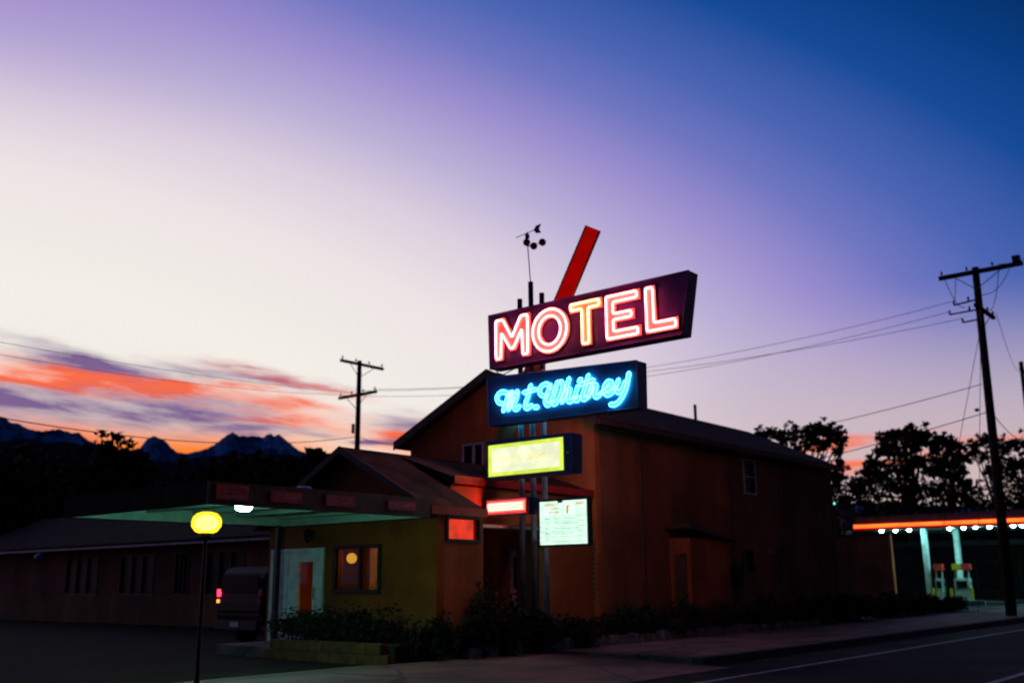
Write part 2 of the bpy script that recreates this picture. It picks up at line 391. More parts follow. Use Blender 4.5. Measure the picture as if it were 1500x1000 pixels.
tag(MB().box(9.3, 40, -40, 400, -.2, .10).build('far_verge', M['dirt']), kind='structure')
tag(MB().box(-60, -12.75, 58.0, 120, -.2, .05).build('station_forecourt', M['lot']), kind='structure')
tag(MB().box(-7.97, -7.83, -30, 300, .001, .005).build('lane_line', M['paint']), kind='structure')
tag(MB().box(-4.45, -4.33, 3.5, 300, .001, .005).build('lane_line', M['paint']), kind='structure')

# ---------------------------------------------------------------- mountains
AZL = [-50, -42, -36, -31, -27.3]
def px2ray(x, y):
    d = (x-750)*rt-(y-500)*up+F_PX*fw
    return math.degrees(atan2(d.x*cos(YAW)+d.y*sin(YAW), -d.x*sin(YAW)+d.y*cos(YAW))), d.z/sqrt(d.x**2+d.y**2)
def ray_at(px_, py_, dist):
    d_ = (px_-750)*rt-(py_-500)*up+F_PX*fw; s = dist/sqrt(d_.x**2+d_.y**2); return d_.x*s, d_.y*s, CAM_Z+d_.z*s
def ridge(profile, D, depth, name, m, rough, wob):
    pr = [px2ray(*p) for p in profile]
    pr = [(-60, pr[0][1]*.8), (-45, pr[0][1]*1.0)]+pr+[(pr[-1][0]+8, pr[-1][1]*.8), (60, .02)]
    def h(a):
        for (a0, t0), (a1, t1) in zip(pr, pr[1:]):
            if a0 <= a <= a1: return t0+(t1-t0)*(a-a0)/(a1-a0+1e-9)
        return .01
    rnd = random.Random(5); n = 1100; rows = 12; vs = []; fs = []
    jit = [rnd.uniform(-1, 1) for _ in range(n+1)]
    for j in range(rows+1):
        t = j/rows
        for i in range(n+1):
            a = -60+120*i/n; H = h(a)*D+jit[i]*rough
            prof = 1-abs(t-.5)*2
            hh = H*(prof**1.15)
            if 0 < j < rows and j != rows//2: hh += wob*H*(.5*sin(i*.21+j*1.3)+.5*sin(i*.073-j*2.1))*prof*(1-prof)
            rr = D+(t-.5)*depth
            aa = radians(a)-YAW
            vs.append((rr*sin(aa), rr*cos(aa), max(hh, 0)-2 if j in (0, rows) else hh))
    for j in range(rows):
        for i in range(n):
            k = j*(n+1)+i; fs.append((k, k+1, k+n+2, k+n+1))
    return tag(MB().add(vs, fs).build(name, m), kind='structure')
peaks = [(0, 609), (8, 611), (16, 618), (30, 621), (40, 627), (52, 630), (62, 631), (75, 629), (88, 628), (96, 631), (108, 634), (116, 632), (124, 641), (140, 649), (152, 653), (175, 662),
         (205, 655), (216, 641), (226, 638), (234, 641), (241, 644), (250, 654), (260, 662), (272, 664), (290, 660), (304, 656), (315, 650), (322, 644), (332, 637), (341, 632), (349, 637),
         (360, 638), (378, 638), (385, 640), (391, 636), (397, 634), (402, 639), (408, 635), (413, 639), (424, 648), (440, 660), (480, 672)]
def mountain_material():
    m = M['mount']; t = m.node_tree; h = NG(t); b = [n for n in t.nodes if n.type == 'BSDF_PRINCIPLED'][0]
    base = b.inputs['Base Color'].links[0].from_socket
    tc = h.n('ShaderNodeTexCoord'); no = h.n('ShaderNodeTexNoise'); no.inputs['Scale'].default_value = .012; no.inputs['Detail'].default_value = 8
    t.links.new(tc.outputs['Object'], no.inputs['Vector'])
    t.links.new(h.mix(h.step(no.outputs[0], .44, .56), base, (.16, .55, .95, 1)), b.inputs['Base Color'])  # paler snow patches, dusk blue mixed into their colour as well
mountain_material()
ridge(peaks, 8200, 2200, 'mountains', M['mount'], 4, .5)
foot = [(0, 640), (30, 636), (60, 641), (100, 640), (135, 648), (155, 655), (200, 664), (250, 669), (300, 662), (350, 656), (430, 660), (520, 668), (700, 680), (1000, 720), (1300, 745), (1500, 760)]
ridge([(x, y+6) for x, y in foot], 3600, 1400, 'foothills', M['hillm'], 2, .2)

# ---------------------------------------------------------------- two-storey block
YG, YF = 20.57, 35.6            # front gable and far end
XL, XR, XM = -20.85, -14.3, -17.6
bt = thing('motel_block', (XM, YG, .07), 'two storey terracotta stucco motel block with a gabled roof, behind the sign pylon', 'building')
def wall_hole_y(mb, x0, x1, z0, z1, holes, y0, y1):   # wall in the x/z plane with rectangular holes
    xs = sorted({x0, x1}|{h[0] for h in holes}|{h[1] for h in holes}); zs = sorted({z0, z1}|{h[2] for h in holes}|{h[3] for h in holes})
    for a, b in zip(xs, xs[1:]):
        for c, d in zip(zs, zs[1:]):
            cx, cz = (a+b)/2, (c+d)/2
            if any(h[0] < cx < h[1] and h[2] < cz < h[3] for h in holes): continue
            mb.box(a, b, y0, y1, c, d)
    return mb
gw = [(-15.5, -14.72, 1.05, 2.45), (-18.72, -18.05, 4.5, 5.2)]
mb = wall_hole_y(MB(), XL, XR, .07, 5.5, gw, YG, YG+.22)
mb.prism_y([(XL, 5.5), (XR, 5.5), (XM, 7.0)], YG, YG+.22)
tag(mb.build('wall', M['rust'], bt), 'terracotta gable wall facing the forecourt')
lw = [(-14.3, 28.68, 29.4, 4.15, 5.15), (-14.3, 28.3, 28.9, 1.75, 2.35)]
mb = MB(); ys = sorted({YG+.22, YF}|{h[1] for h in lw}|{h[2] for h in lw}); zs = sorted({.07, 5.5}|{h[3] for h in lw}|{h[4] for h in lw})
for a, b in zip(ys, ys[1:]):
    for c, d in zip(zs, zs[1:]):
        if any(h[1] < (a+b)/2 < h[2] and h[3] < (c+d)/2 < h[4] for h in lw): continue
        mb.box(XR-.22, XR, a, b, c, d)
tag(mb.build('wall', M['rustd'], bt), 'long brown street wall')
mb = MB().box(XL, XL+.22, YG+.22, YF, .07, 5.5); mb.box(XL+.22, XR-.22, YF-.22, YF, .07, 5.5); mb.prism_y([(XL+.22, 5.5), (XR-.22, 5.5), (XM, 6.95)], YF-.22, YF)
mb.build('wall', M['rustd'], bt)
def slope(x0, z0, x1, z1, y0, y1, t): return MB().prism_y([(x0, z0), (x1, z1), (x1, z1+t), (x0, z0+t)], y0, y1)
dxs = .46
slope(XR+.33, 5.5-.33*.455-.02, XM, 7.0, YG-.32, YF+.35, .16).build('roof', M['roof'], bt)
slope(XL-.36, 5.5-.36*.455-.02, XM, 7.0, YG-.32, YF+.35, .16).build('roof', M['roof'], bt)
for sgn, xe in ((1, XR+.33), (-1, XL-.36)):
    slope(xe, 5.5-.36*.455-.06, XM, 6.96, YG-.36, YG-.322, .24).build('barge_board', M['fascia'], bt)
box('gutter', M['fascia'], bt, XR+.332, XR+.42, YG-.32, YF+.35, 5.30, 5.44)
box('soffit', M['fascia'], bt, XR+.002, XR+.33, YG, YF, 5.24, 5.262)
for yy in (22.6, 31.8, 35.3):
    MB().tube([(XR+.36, yy, 5.30), (XR+.05, yy, 5.02), (XR+.05, yy, .25), (XR+.18, yy, .12)], .035, 8).build('downspout', M['fascia'], bt)
box('conduit', M['fascia'], bt, XR+.003, XR+.03, 27.7, 27.73, .6, 4.9)
box('meter_box', M['roofd'], bt, XR+.003, XR+.16, 27.5, 27.9, 1.3, 1.9)
box('wall_lamp', M['tanw'], bt, XR+.003, XR+.12, 30.0, 30.16, 2.3, 2.5)
box('roof_vent', M['galv'], bt, XM+.25, XM+.33, 31.2, 31.28, 6.9, 7.6)
def window_y(parent, x0, x1, z0, z1, y, m_pane, fm, mull=1, t=.05):
    f = MB(); f.box(x0-t, x1+t, y-.03, y+.08, z1, z1+t); f.box(x0-t, x1+t, y-.03, y+.08, z0-t, z0); f.box(x0-t, x0, y-.03, y+.08, z0, z1); f.box(x1, x1+t, y-.03, y+.08, z0, z1)
    for k in range(1, mull+1):
        xx = x0+(x1-x0)*k/(mull+1); f.box(xx-.02, xx+.02, y-.02, y+.06, z0, z1)
    w = f.build('window', fm, parent)
    MB().box(x0, x1, y+.061, y+.075, z0, z1).build('pane', m_pane, w)
    return w
window_y(bt, -15.5, -14.72, 1.05, 2.45, YG, M['darkpane'], M['dark'], 1)
for x0 in (-15.92, -14.66):
    s = MB().box(x0, x0+.33, YG-.05, YG-.004, 1.0, 2.5).build('shutter', M['tanw'], bt)
    for k in range(12): box('slat', M['blind'], s, x0+.03, x0+.30, YG-.07, YG-.052, 1.06+.118*k, 1.13+.118*k)
window_y(bt, -18.72, -18.05, 4.5, 5.2, YG, M['darkpane'], M['post'], 1)
def window_x(parent, x, y0, y1, z0, z1, m_pane, fm, t=.05, bar=True):
    f = MB(); f.box(x-.08, x+.03, y0-t, y1+t, z1, z1+t); f.box(x-.08, x+.03, y0-t, y1+t, z0-t, z0); f.box(x-.08, x+.03, y0-t, y0, z0, z1); f.box(x-.08, x+.03, y1, y1+t, z0, z1)
    if bar: f.box(x-.06, x+.02, y0, y1, (z0+z1)/2-.02, (z0+z1)/2+.02)
    w = f.build('window', fm, parent); MB().box(x-.075, x-.061, y0, y1, z0, z1).build('pane', m_pane, w); return w
window_x(bt, XR, 28.68, 29.4, 4.15, 5.15, M['darkpane'], M['post'])
window_x(bt, XR, 28.3, 28.9, 1.75, 2.35, M['darkpane'], M['fascia'])
# entry projection on the long wall with a lean-to roof
st = MB().box(XR, -13.66, 24.0, 26.2, .16, 2.62).build('entry_porch', M['rust'], bt)
MB().prism_x([(23.75, 2.86), (26.5, 2.55), (26.5, 2.66), (23.75, 2.97)], XR, -13.5).build('porch_roof', M['fascia'], st)
box('porch_door', M['fascia'], st, -14.15, -13.8, 23.97, 23.998, .2, 2.2)

# ---------------------------------------------------------------- office
XO, XA, XOL, YO = -13.51, -16.1, -18.7, 14.07
of = thing('motel_office', (XA, YO, .07), 'single storey motel office with yellow gable front, glazed white door and lit window', 'building')
door = (-18.56, -16.78, .30, 2.24); win = (-16.42, -15.12, 1.38, 2.2)
mb = wall_hole_y(MB(), XOL, XO, .07, 2.8, [door, win], YO, YO+.2)
mb.prism_y([(XOL, 2.8), (XO, 2.8), (XA, 4.15)], YO, YO+.2)
tag(mb.build('wall', M['cream'], of), 'yellow stucco gable wall')
rw = (14.38, 15.28, 2.33, 2.72)
mb = MB(); ys = [YO+.2, rw[0], rw[1], 15.42]; zs = [.07, rw[2], rw[3], 2.8]
for a, b in zip(ys, ys[1:]):
    for c, d in zip(zs, zs[1:]):
        if a == rw[0] and c == rw[2]: continue
        mb.box(XO-.2, XO, a, b, c, d)
tag(mb.build('wall', M['rust'], of), 'short orange side wall with the red window')
mb = MB().box(XO-.9, XO-.2, 15.22, 15.42, .07, 2.8)           # return into the entry recess
mb.box(-14.62, -14.42, 15.42, 20.57, .07, 3.5); mb.build('wall', M['rust'], of)
MB().box(XOL, XOL+.2, YO+.2, 20.4, .07, 2.8).build('wall', M['cream'], of)
# main roof
slope(XO+.06, 2.82, XA, 4.18, YO-.25, 15.45, .10).build('roof', M['roof'], of)
slope(XOL-.25, 2.8-.13, XA, 4.18, YO-.25, 20.55, .12).build('roof', M['roof'], of)
slope(-14.40, 3.58, XA, 4.18, 15.45, 20.55, .10).build('roof', M['roof'], of)
box('fascia', M['beam'], of, -14.40, -14.33, 15.46, 20.55, 3.53, 3.70)  # red neon light put into the fascia colour
box('fascia', M['beam'], of, XO+.06, XO+.10, YO-.25, 15.46, 2.78, 2.94)  # eave edge coloured red for the neon shining on it
for sgn, xe, ze in ((1, XO+.06, 2.80), (-1, XOL-.25, 2.66)):
    slope(xe, ze-.02, XA, 4.16, YO-.30, YO-.252, .15).build('barge_board', M['fascia'], of)
box('step', M['concrete'], of, -18.8, -16.6, 12.9, YO, .07, .28)
# recess door under the sign
rd = box('door', M['signletter'], of, -14.419, -14.37, 17.3, 18.25, .16, 2.2)
box('pane', M['darkpane'], rd, -14.369, -14.36, 17.42, 18.13, 1.35, 2.05)
box('lintel', M['beam'], of, -14.419, -14.36, 17.2, 18.4, 2.24, 2.42)
# interior
box('floor', M['inwall'], of, XOL+.2, XO-.2, YO+.2, 17.5, .2, .28)
box('back_wall', M['inwall'], of, XOL+.2, XO-.2, 17.5, 17.6, .2, 2.75)
box('ceiling', M['soffit'], of, XOL+.2, XO-.2, YO+.2, 17.6, 2.60, 2.66)
# office window
w = MB(); x0, x1, z0, z1 = win
for b in ((x0-.07, x1+.07, z1, z1+.07), (x0-.07, x1+.07, z0-.08, z0), (x0-.07, x0, z0, z1), (x1, x1+.07, z0, z1), (-15.68, -15.64, z0, z1)): w.box(b[0], b[1], YO-.04, YO+.06, b[2], b[3])
w = w.build('window', M['black'], of); box('pane', M['pane'], w, x0, x1, YO+.062, YO+.07, z0, z1)
cu = MB(); n = 40
for k in range(n):
    xa = -15.66+.54*k/n; xb = -15.66+.54*(k+1)/n; cu.add([(xa, YO+.25+.02*sin(k*.9), z0-.1), (xb, YO+.25+.02*sin((k+1)*.9), z0-.1), (xb, YO+.25+.02*sin((k+1)*.9), z1+.05), (xa, YO+.25+.02*sin(k*.9), z1+.05)], [(0, 1, 2, 3)])
tag(cu.build('curtain', M['curtain'], w), 'orange curtain')
for k in range(11): MB().prism_x([(YO+.16, z0+.012+.046*k), (YO+.20, z0+.03+.046*k), (YO+.20, z0+.034+.046*k), (YO+.16, z0+.016+.046*k)], x0, -15.69).build('blind_slat', M['blind'], w)
GLX, GLY = -16.42, 14.50
rl = thing('interior_globe_lamp', (GLX, GLY, 2.0), 'small glowing orange globe lamp hanging inside the office window', 'lamp')
MB().sphere((GLX, GLY, 2.02), .11, 16, 10).build('globe', glow('room_globe', (1.0, .42, .03), 1.1), rl, smooth=True)
MB().tube([(GLX, GLY, 2.12), (GLX, GLY, 2.605)], .012).build('cord', M['dark'], rl)
cl = thing('ceiling_lamp', (-15.0, 15.1, 2.6), 'warm round ceiling lamp inside the office', 'lamp')
MB().lathe((-15.0, 15.1, 2.50), [(.16, 0), (.2, .05), (.2, .1)], 16).build('shade', E['room'], cl)
# red window: an added glowing sheet stands in for the red in its glass
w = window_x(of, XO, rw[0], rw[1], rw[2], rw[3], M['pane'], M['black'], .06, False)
tag(box('blind', E['redglow'], w, XO-.16, XO-.14, rw[0], rw[1], rw[2], rw[3]), 'glowing red sheet added behind the pane')  # added glow sheet, not a real blind
# door set: white jambs, two leaves, glass
d = MB(); x0, x1, z0, z1 = door
d.box(x0, x1, YO-.05, YO+.1, z1-.07, z1); d.box(x0, x0+.10, YO-.05, YO+.1, z0, z1-.07); d.box(x1-.12, x1, YO-.05, YO+.1, z0, z1-.07)
d = tag(d.build('door_frame', M['wframe'], of), 'white painted door frame')
lf = MB(); lf.box(x0+.10, x0+.62, YO+.0, YO+.05, z0, z1-.07)
for k in range(3): lf.box(x0+.13+.17*k, x0+.24+.17*k, YO-.025, YO-.001, z0+.12, z1-.2)
tag(lf.build('door_panel', M['wframe'], of), 'fixed ribbed white side panel')
gd = MB(); gx0, gx1 = x0+.62, x1-.12
gd.box(gx0, gx0+.34, YO-.03, YO+.03, z0, z1-.07); gd.box(gx1-.22, gx1, YO-.03, YO+.03, z0, z1-.07); gd.box(gx0+.34, gx1-.22, YO-.03, YO+.03, z0, z0+.28); gd.box(gx0+.34, gx1-.22, YO-.03, YO+.03, z1-.28, z1-.07)
gd = gd.build('door', M['wframe'], of)
box('pane', M['pane'], gd, gx0+.34, gx1-.22, YO-.005, YO+.005, z0+.28, z1-.28)
MB().tube([(gx1-.11, YO-.03, 1.2), (gx1-.11, YO-.09, 1.2), (gx1-.11, YO-.09, 1.4), (gx1-.11, YO-.03, 1.4)], .012).build('handle', M['chrome'], gd)
lan = thing('wall_lantern', (-17.25, YO, 2.5), 'small unlit black lantern on the yellow wall above the door', 'lamp')
MB().box(-17.33, -17.17, YO-.02, YO-.002, 2.40, 2.62).build('back_plate', M['black'], lan)
MB().lathe((-17.25, YO-.11, 2.36), [(.02, 0), (.07, .05), (.09, .2), (.1, .22), (.02, .29)], 8).build('lamp_body', M['black'], lan)
# planter with clipped hedge below the window
pl = thing('planter', (-15.4, 13.3, .07), 'low yellowish block planter in front of the office window', 'planter')
for r in range(2):
    for k in range(9):
        xx = -17.05+.40*k+(.2 if r else 0)
        if xx+.39 > -13.4: continue
        MB().box(xx, xx+.385, 12.80+random.uniform(-.006, .006), 13.0, .07+.19*r, .25+.19*r).build('block', M['brickp'], pl)
box('soil', M['dirt'], pl, -17.05, -13.5, 13.001, 13.98, .07, .40)

# ---------------------------------------------------------------- drive-through canopy
CX0, CX1, CY0, CY1, CZ0, CZ1 = -17.9, -13.40, 8.9, YO-.32, 2.70, 3.06
ca = thing('entrance_canopy', (-16, 11.5, .07), 'flat drive-through canopy in front of the office, teal lit from below', 'canopy')
box('deck', M['roofd'], ca, CX0+.05, CX1-.05, CY0+.05, CY1, CZ0+.285, CZ1-.02)
tag(box('fascia', M['fascia'], ca, CX1-.05, CX1, CY0, YO-.31, CZ0, CZ1), 'street side fascia carrying four small red signs')
box('fascia', M['roofd'], ca, CX0, CX1-.05, CY0, CY0+.05, CZ0, CZ1)
box('fascia', M['roofd'], ca, CX0, CX0+.05, CY0+.05, CY1, CZ0, CZ1)
tag(box('inner_board', M['soffit'], ca, CX0+.052, CX0+.08, CY0+.06, CY1, CZ0+.01, CZ0+.249), 'pale lit inner board')
box('inner_board', M['soffit'], ca, CX0+.09, CX1-.06, CY1-.03, CY1, CZ0+.01, CZ0+.159)
for k in range(18):
    xa = CX0+.06+.246*k; box('soffit_board', M['soffit'], ca, xa, xa+.236, CY0+.05, CY1, CZ0+.25, CZ0+.28)
for k in range(5):
    ya = CY0+.55+1.02*k; box('joist', M['soffit'], ca, CX0+.05, CX1-.05, ya, ya+.07, CZ0+.16, CZ0+.249)
for x, y in ((CX0+.12, 13.6),):
    MB().box(x-.05, x+.05, y-.05, y+.05, .02, CZ0+.02).build('post', M['dark'], ca)
labs = ['leftmost small faded red sign with pale lettering on the canopy fascia', 'second small faded red sign from the left on the canopy fascia, pinkish lettering',
        'third small red sign from the left on the canopy fascia, above the door', 'rightmost small red sign on the canopy fascia, above the office window']
def glyphs(mb, place, x0, x1, z0, z1, rnd, seg=7):
    x = x0; wch = (x1-x0)/seg
    for k in range(seg):
        t = rnd.choice('HEILOUNT'); a = x0+k*wch; b = a+wch*.72; s = wch*.18
        bars = {'H': [(a, a+s, z0, z1), (b-s, b, z0, z1), (a+s, b-s, (z0+z1)/2-s/2, (z0+z1)/2+s/2)], 'E': [(a, a+s, z0, z1), (a+s, b, z1-s, z1), (a+s, b, z0, z0+s)],
                'I': [((a+b)/2-s/2, (a+b)/2+s/2, z0, z1)], 'L': [(a, a+s, z0, z1), (a+s, b, z0, z0+s)], 'O': [(a, a+s, z0, z1), (b-s, b, z0, z1), (a+s, b-s, z0, z0+s), (a+s, b-s, z1-s, z1)],
                'U': [(a, a+s, z0, z1), (b-s, b, z0, z1), (a+s, b-s, z0, z0+s)], 'N': [(a, a+s, z0, z1), (b-s, b, z0, z1), (a+s, b-s, z1-s, z1)], 'T': [(a, b, z1-s, z1), ((a+b)/2-s/2, (a+b)/2+s/2, z0, z1-s)]}[t]
        for q in bars: place(mb, *q)
for k, (ya, yb, za, zb) in enumerate([(9.02, 9.62, 2.78, 3.02), (10.05, 10.68, 2.80, 2.97), (11.2, 11.85, 2.80, 2.98), (12.65, 13.35, 2.80, 2.96)]):
    sg = thing('fascia_sign', (CX1, (ya+yb)/2, za), labs[k], 'sign', 'small red signs along the canopy fascia')
    MB().box(CX1+.002, CX1+.025, ya, yb, za, zb).build('panel', M['signred'], sg)
    mb = MB(); rnd = random.Random(k+3)
    def pl_(m_, a, b, c, d_): m_.box(CX1+.0252, CX1+.030, a, b, c, d_)
    if k == 0:
        glyphs(mb, pl_, ya+.05, yb-.03, za+.11, zb-.03, rnd, 13); glyphs(mb, pl_, ya+.05, yb-.03, za+.03, za+.08, rnd, 16)
    else: glyphs(mb, pl_, ya+.05, yb-.04, za+.05, zb-.045, rnd, 14)
    mb.build('lettering', M['signletter'], sg)
lp = thing('canopy_lamp', (-13.95, 9.72, CZ0+.1), 'bright white round lamp under the canopy edge', 'lamp')
MB().lathe((-13.95, 9.95, CZ0+.04), [(.02, -.075), (.09, -.065), (.13, -.035), (.135, .03)], 20).build('diffuser', E['canopy'], lp, smooth=True)
MB().lathe((-13.95, 9.95, CZ0+.071), [(.15, 0), (.15, .088)], 20).build('housing', M['white'], lp)
dm = thing('roof_dome', (-15.1, 12.1, CZ1-.05), 'small blue dome standing on the canopy roof', 'skylight')
MB().lathe((-15.1, 12.1, CZ1-.052), [(.26, 0), (.26, .06)], 20).build('base', M['dark'], dm)
MB().lathe((-15.1, 12.1, CZ1+.006), [(.25, 0), (.24, .09), (.19, .17), (.10, .22), (.0, .235)], 20).build('dome', M['domeb'], dm, smooth=True)

# globe lamp on a post at the drive
gl = thing('globe_lamp_post', (-11.16, 7.41, .03), 'yellow glowing globe lamp on a thin dark post at the drive entrance', 'street lamp')
MB().lathe((-11.16, 7.41, .03), [(.11, 0), (.11, .04), (.05, .10), (.026, .5), (.022, 2.0), (.05, 2.03), (.09, 2.06), (.09, 2.10)], 14).build('post', M['dark'], gl, smooth=False)
MB().lathe((-11.16, 7.41, 2.26), [(.07, -.135), (.135, -.11), (.185, -.045), (.19, .02), (.175, .07), (.13, .12), (.07, .14), (0, .145)], 28).build('globe', shellmat('frosted_yellow_shell', (1.0, .70, .03), 1.9), gl, smooth=True)
MB().sphere((-11.16, 7.41, 2.262), .125, 24, 14, .80, 1.15).build('bulb', E['globe'], gl, smooth=True)

# ---------------------------------------------------------------- left room wing
YW = 21.0
wg = thing('room_wing', (-34, YW, .07), 'long low brown motel wing with dark windows across the lot on the left', 'building')
wins = [(-41.5, -39.0), (-37.2, -34.9), (-33.4, -32.6), (-31.4, -29.3), (-27.6, -26.4), (-25.2, -23.4)]
holes = [(a, b, 1.2, 2.6) for a, b in wins]
tag(wall_hole_y(MB(), -50, -21.6, 1.15, 3.0, holes, YW, YW+.2).build('wall', M['rustd'], wg), 'dark brown upper wall')
tag(box('wall', M['tanw'], wg, -50, -21.6, YW-.03, YW+.2, .07, 1.148), 'lighter brown base wall')
MB().box(-50, -49.8, YW+.2, 27, .07, 3.0).box(-21.8, -21.6, YW+.2, 27, .07, 3.0).box(-49.8, -21.8, 26.8, 27, .07, 3.0).build('wall', M['rustd'], wg)
for a, b in wins: window_y(wg, a, b, 1.2, 2.6, YW, M['darkpane'], M['black'], 2)
MB().prism_x([(YW-.7, 2.95), (YW-.7, 3.07), (24, 4.75), (27.7, 3.07), (27.7, 2.95)], -50.5, -21.5).build('roof', M['roofd'], wg)
tag(box('gutter', M['post'], wg, -50.5, -24.5, YW-.79, YW-.702, 2.90, 2.97), 'gutter painted pale for its highlight')  # pale paint stands in for the highlight along the gutter
wl = thing('wing_wall_lamp', (-42.4, YW-.7, 2.7), 'pale unlit round lamp under the eave of the left wing', 'lamp')
MB().sphere((-42.4, YW-.74, 2.66), .24, 14, 8, .8).build('globe', M['post'], wl, smooth=True)
MB().tube([(-42.4, YW-.74, 2.84), (-42.4, YW-.74, 2.952)], .03).build('stem', M['dark'], wl)

# ---------------------------------------------------------------- van parked beside the office
vx, vy = -21.25, 15.2
va = thing('parked_van', (vx, vy, .07), 'dark van parked beside the office with one red tail lamp glowing', 'van')
hw = .92
prof = [(0, .45), (-.06, .75), (-.04, 1.1), (.05, 1.65), (.25, 1.86), (2.6, 1.88), (3.3, 1.5), (4.2, 1.15), (4.55, .9), (4.55, .42)]
MB().prism_x([(vy+a, b+.07) for a, b in prof], vx-hw, vx+hw).build('body', M['carpaint'], va, bevel=.06, smooth=False)
MB().box(vx-.75, vx+.75, vy-.065, vy-.03, 1.32, 1.72).build('rear_window', M['darkpane'], va)
for s in (-1, 1):
    MB().box(vx+s*hw, vx+s*(hw+.012), vy+.5, vy+1.5, 1.32, 1.75).box(vx+s*hw, vx+s*(hw+.012), vy+1.6, vy+2.6, 1.32, 1.75).build('side_window', M['darkpane'], va)
    MB().box(vx+s*(hw-.14), vx+s*(hw-.02), vy-.06, vy-.01, 1.21, 1.39).build('tail_lamp', E['tail'] if s < 0 else M['redp'], va)
    MB().box(vx+s*(hw-.12), vx+s*(hw-.04), vy-.075, vy-.04, 1.06, 1.14).build('tail_lamp', E['amber'] if s < 0 else M['redp'], va)
    for yy in (vy+.85, vy+3.6):
        MB().tube([(vx+s*(hw-.18), yy, .41), (vx+s*(hw+.01), yy, .41)], .34, 20, ref=(0, 0, 1)).build('wheel', M['rubber'], va)
        MB().tube([(vx+s*(hw+.005), yy, .41), (vx+s*(hw+.022), yy, .41)], .2, 16, ref=(0, 0, 1)).build('hub_cap', M['chrome'], va)
    MB().box(vx+s*(hw-.02), vx+s*(hw+.2), vy+2.75, vy+2.85, 1.25, 1.42).build('mirror', M['carpaint'], va)
box('bumper', M['black'], va, vx-.86, vx+.86, vy-.14, vy-.01, .44, .66)
box('number_plate', M['white'], va, vx-.16, vx+.16, vy-.15, vy-.142, .50, .62)

# ---------------------------------------------------------------- sign pylon
YS = 16.6
sg = thing('motel_sign', (-13.3, YS, .15), 'tall neon motel sign pylon with red slanting beam, blue cabinets and glowing script', 'sign')
for x, zt, lab in ((-13.03, 7.74, 'right post'), (-13.34, 8.06, 'middle post, tallest'), (-13.66, 7.72, 'left post')):
    p = MB().tube([(x, YS+.26, .1), (x, YS+.26, 6.0)], .062, 12).build('post', M['post'], sg, smooth=True); p['label'] = lab
    MB().tube([(x, YS+.26, 6.0), (x, YS+.26, zt)], .058, 12).build('pipe', M['pipe'], p, smooth=True)
# slanting beam from the office roof up through the cabinets
bx0, bz0, bx1, bz1 = -14.95, 3.35, -11.66, 8.97
def lerp(t): return bx0+(bx1-bx0)*t, bz0+(bz1-bz0)*t
bd = Vector((bx1-bx0, 0, bz1-bz0)).normalized(); bn = Vector((bd.z, 0, -bd.x))
def beam_poly(t0, t1, w0, w1, sh=0):
    a = Vector((lerp(t0)[0], 0, lerp(t0)[1])); b = Vector((lerp(t1)[0], 0, lerp(t1)[1]))
    return [((a-bn*w0).x, (a-bn*w0).z), ((a+bn*w0).x, (a+bn*w0).z), ((b+bn*w1).x, (b+bn*w1).z), ((b-bn*w1).x, (b-bn*w1).z)]
bm_ = MB().prism_y(beam_poly(0, 1, .21, .17), YS+.36, YS+.44).build('beam', M['beamt'], sg)
q = beam_poly(.60, 1, .19, .168); tag(MB().prism_y(q, YS+.335, YS+.358).build('beam_face', glow('red_beam_added_glow', (1.0, .004, .003), .30, .12, 2), bm_), 'red face with an added glow')  # weak emission put into the face to show the beam red
a0 = lerp(.72); b0 = lerp(.80)
for sgn in (-1,):   # raised edge flanges of the channel
    o1 = bn*(.20*sgn); aa = Vector((bx0, 0, bz0)); bb = Vector((bx1, 0, bz1))
    MB().prism_y([((aa+o1).x, (aa+o1).z), ((aa+o1*1.12).x, (aa+o1*1.12).z), ((bb+o1*.95).x, (bb+o1*.95).z), ((bb+o1*.84).x, (bb+o1*.84).z)], YS+.30, YS+.44).build('flange', M['beamt'] if sgn < 0 else M['beam'], bm_)
def cabinet(poly, y0, y1, m, name='cabinet', edge=None):
    c = MB().prism_y(poly, y0, y1).build(name, m, sg)
    # thin rim trim around the front face
    r = MB(); n = len(poly)
    for i in range(n):
        a = Vector((poly[i][0], 0, poly[i][1])); b = Vector((poly[(i+1) % n][0], 0, poly[(i+1) % n][1]))
        r.tube([(a.x, y0-.008, a.z), (b.x, y0-.008, b.z)], .013, 6)
    r.build('rim', edge or m, c); return c
YF1 = YS-.17
c1 = cabinet([(-14.18, 6.10), (-9.30, 6.10), (-9.08, 7.34), (-14.22, 7.34)], YF1, YS+.18, M['navy2'])
c2 = cabinet([(-14.22, 4.84), (-10.36, 4.80), (-10.34, 5.74), (-14.26, 5.92)], YF1, YS+.18, M['navy'])
c3 = cabinet([(-14.30, 3.66), (-11.98, 3.66), (-11.96, 4.46), (-14.28, 4.50)], YF1, YS+.18, M['navy'])
c4 = cabinet([(-14.32, 2.89), (-13.12, 2.89), (-13.12, 3.23), (-14.32, 3.23)], YF1, YS+.18, M['navy'])
c5 = cabinet([(-12.87, 2.19), (-11.61, 2.19), (-11.61, 3.14), (-12.87, 3.14)], YF1, YS-.04, M['dark'])
box('bracket', M['post'], sg, -13.06, -12.86, YS-.12, YS+.22, 2.9, 2.98); box('bracket', M['post'], sg, -13.06, -12.86, YS-.12, YS+.22, 2.25, 2.33)
# seams of the upper cabinet
for xx in (-12.6, -11.0, -9.9): box('seam', M['dark'], c1, xx, xx+.012, YF1-.003, YF1-.0005, 6.12, 7.32)
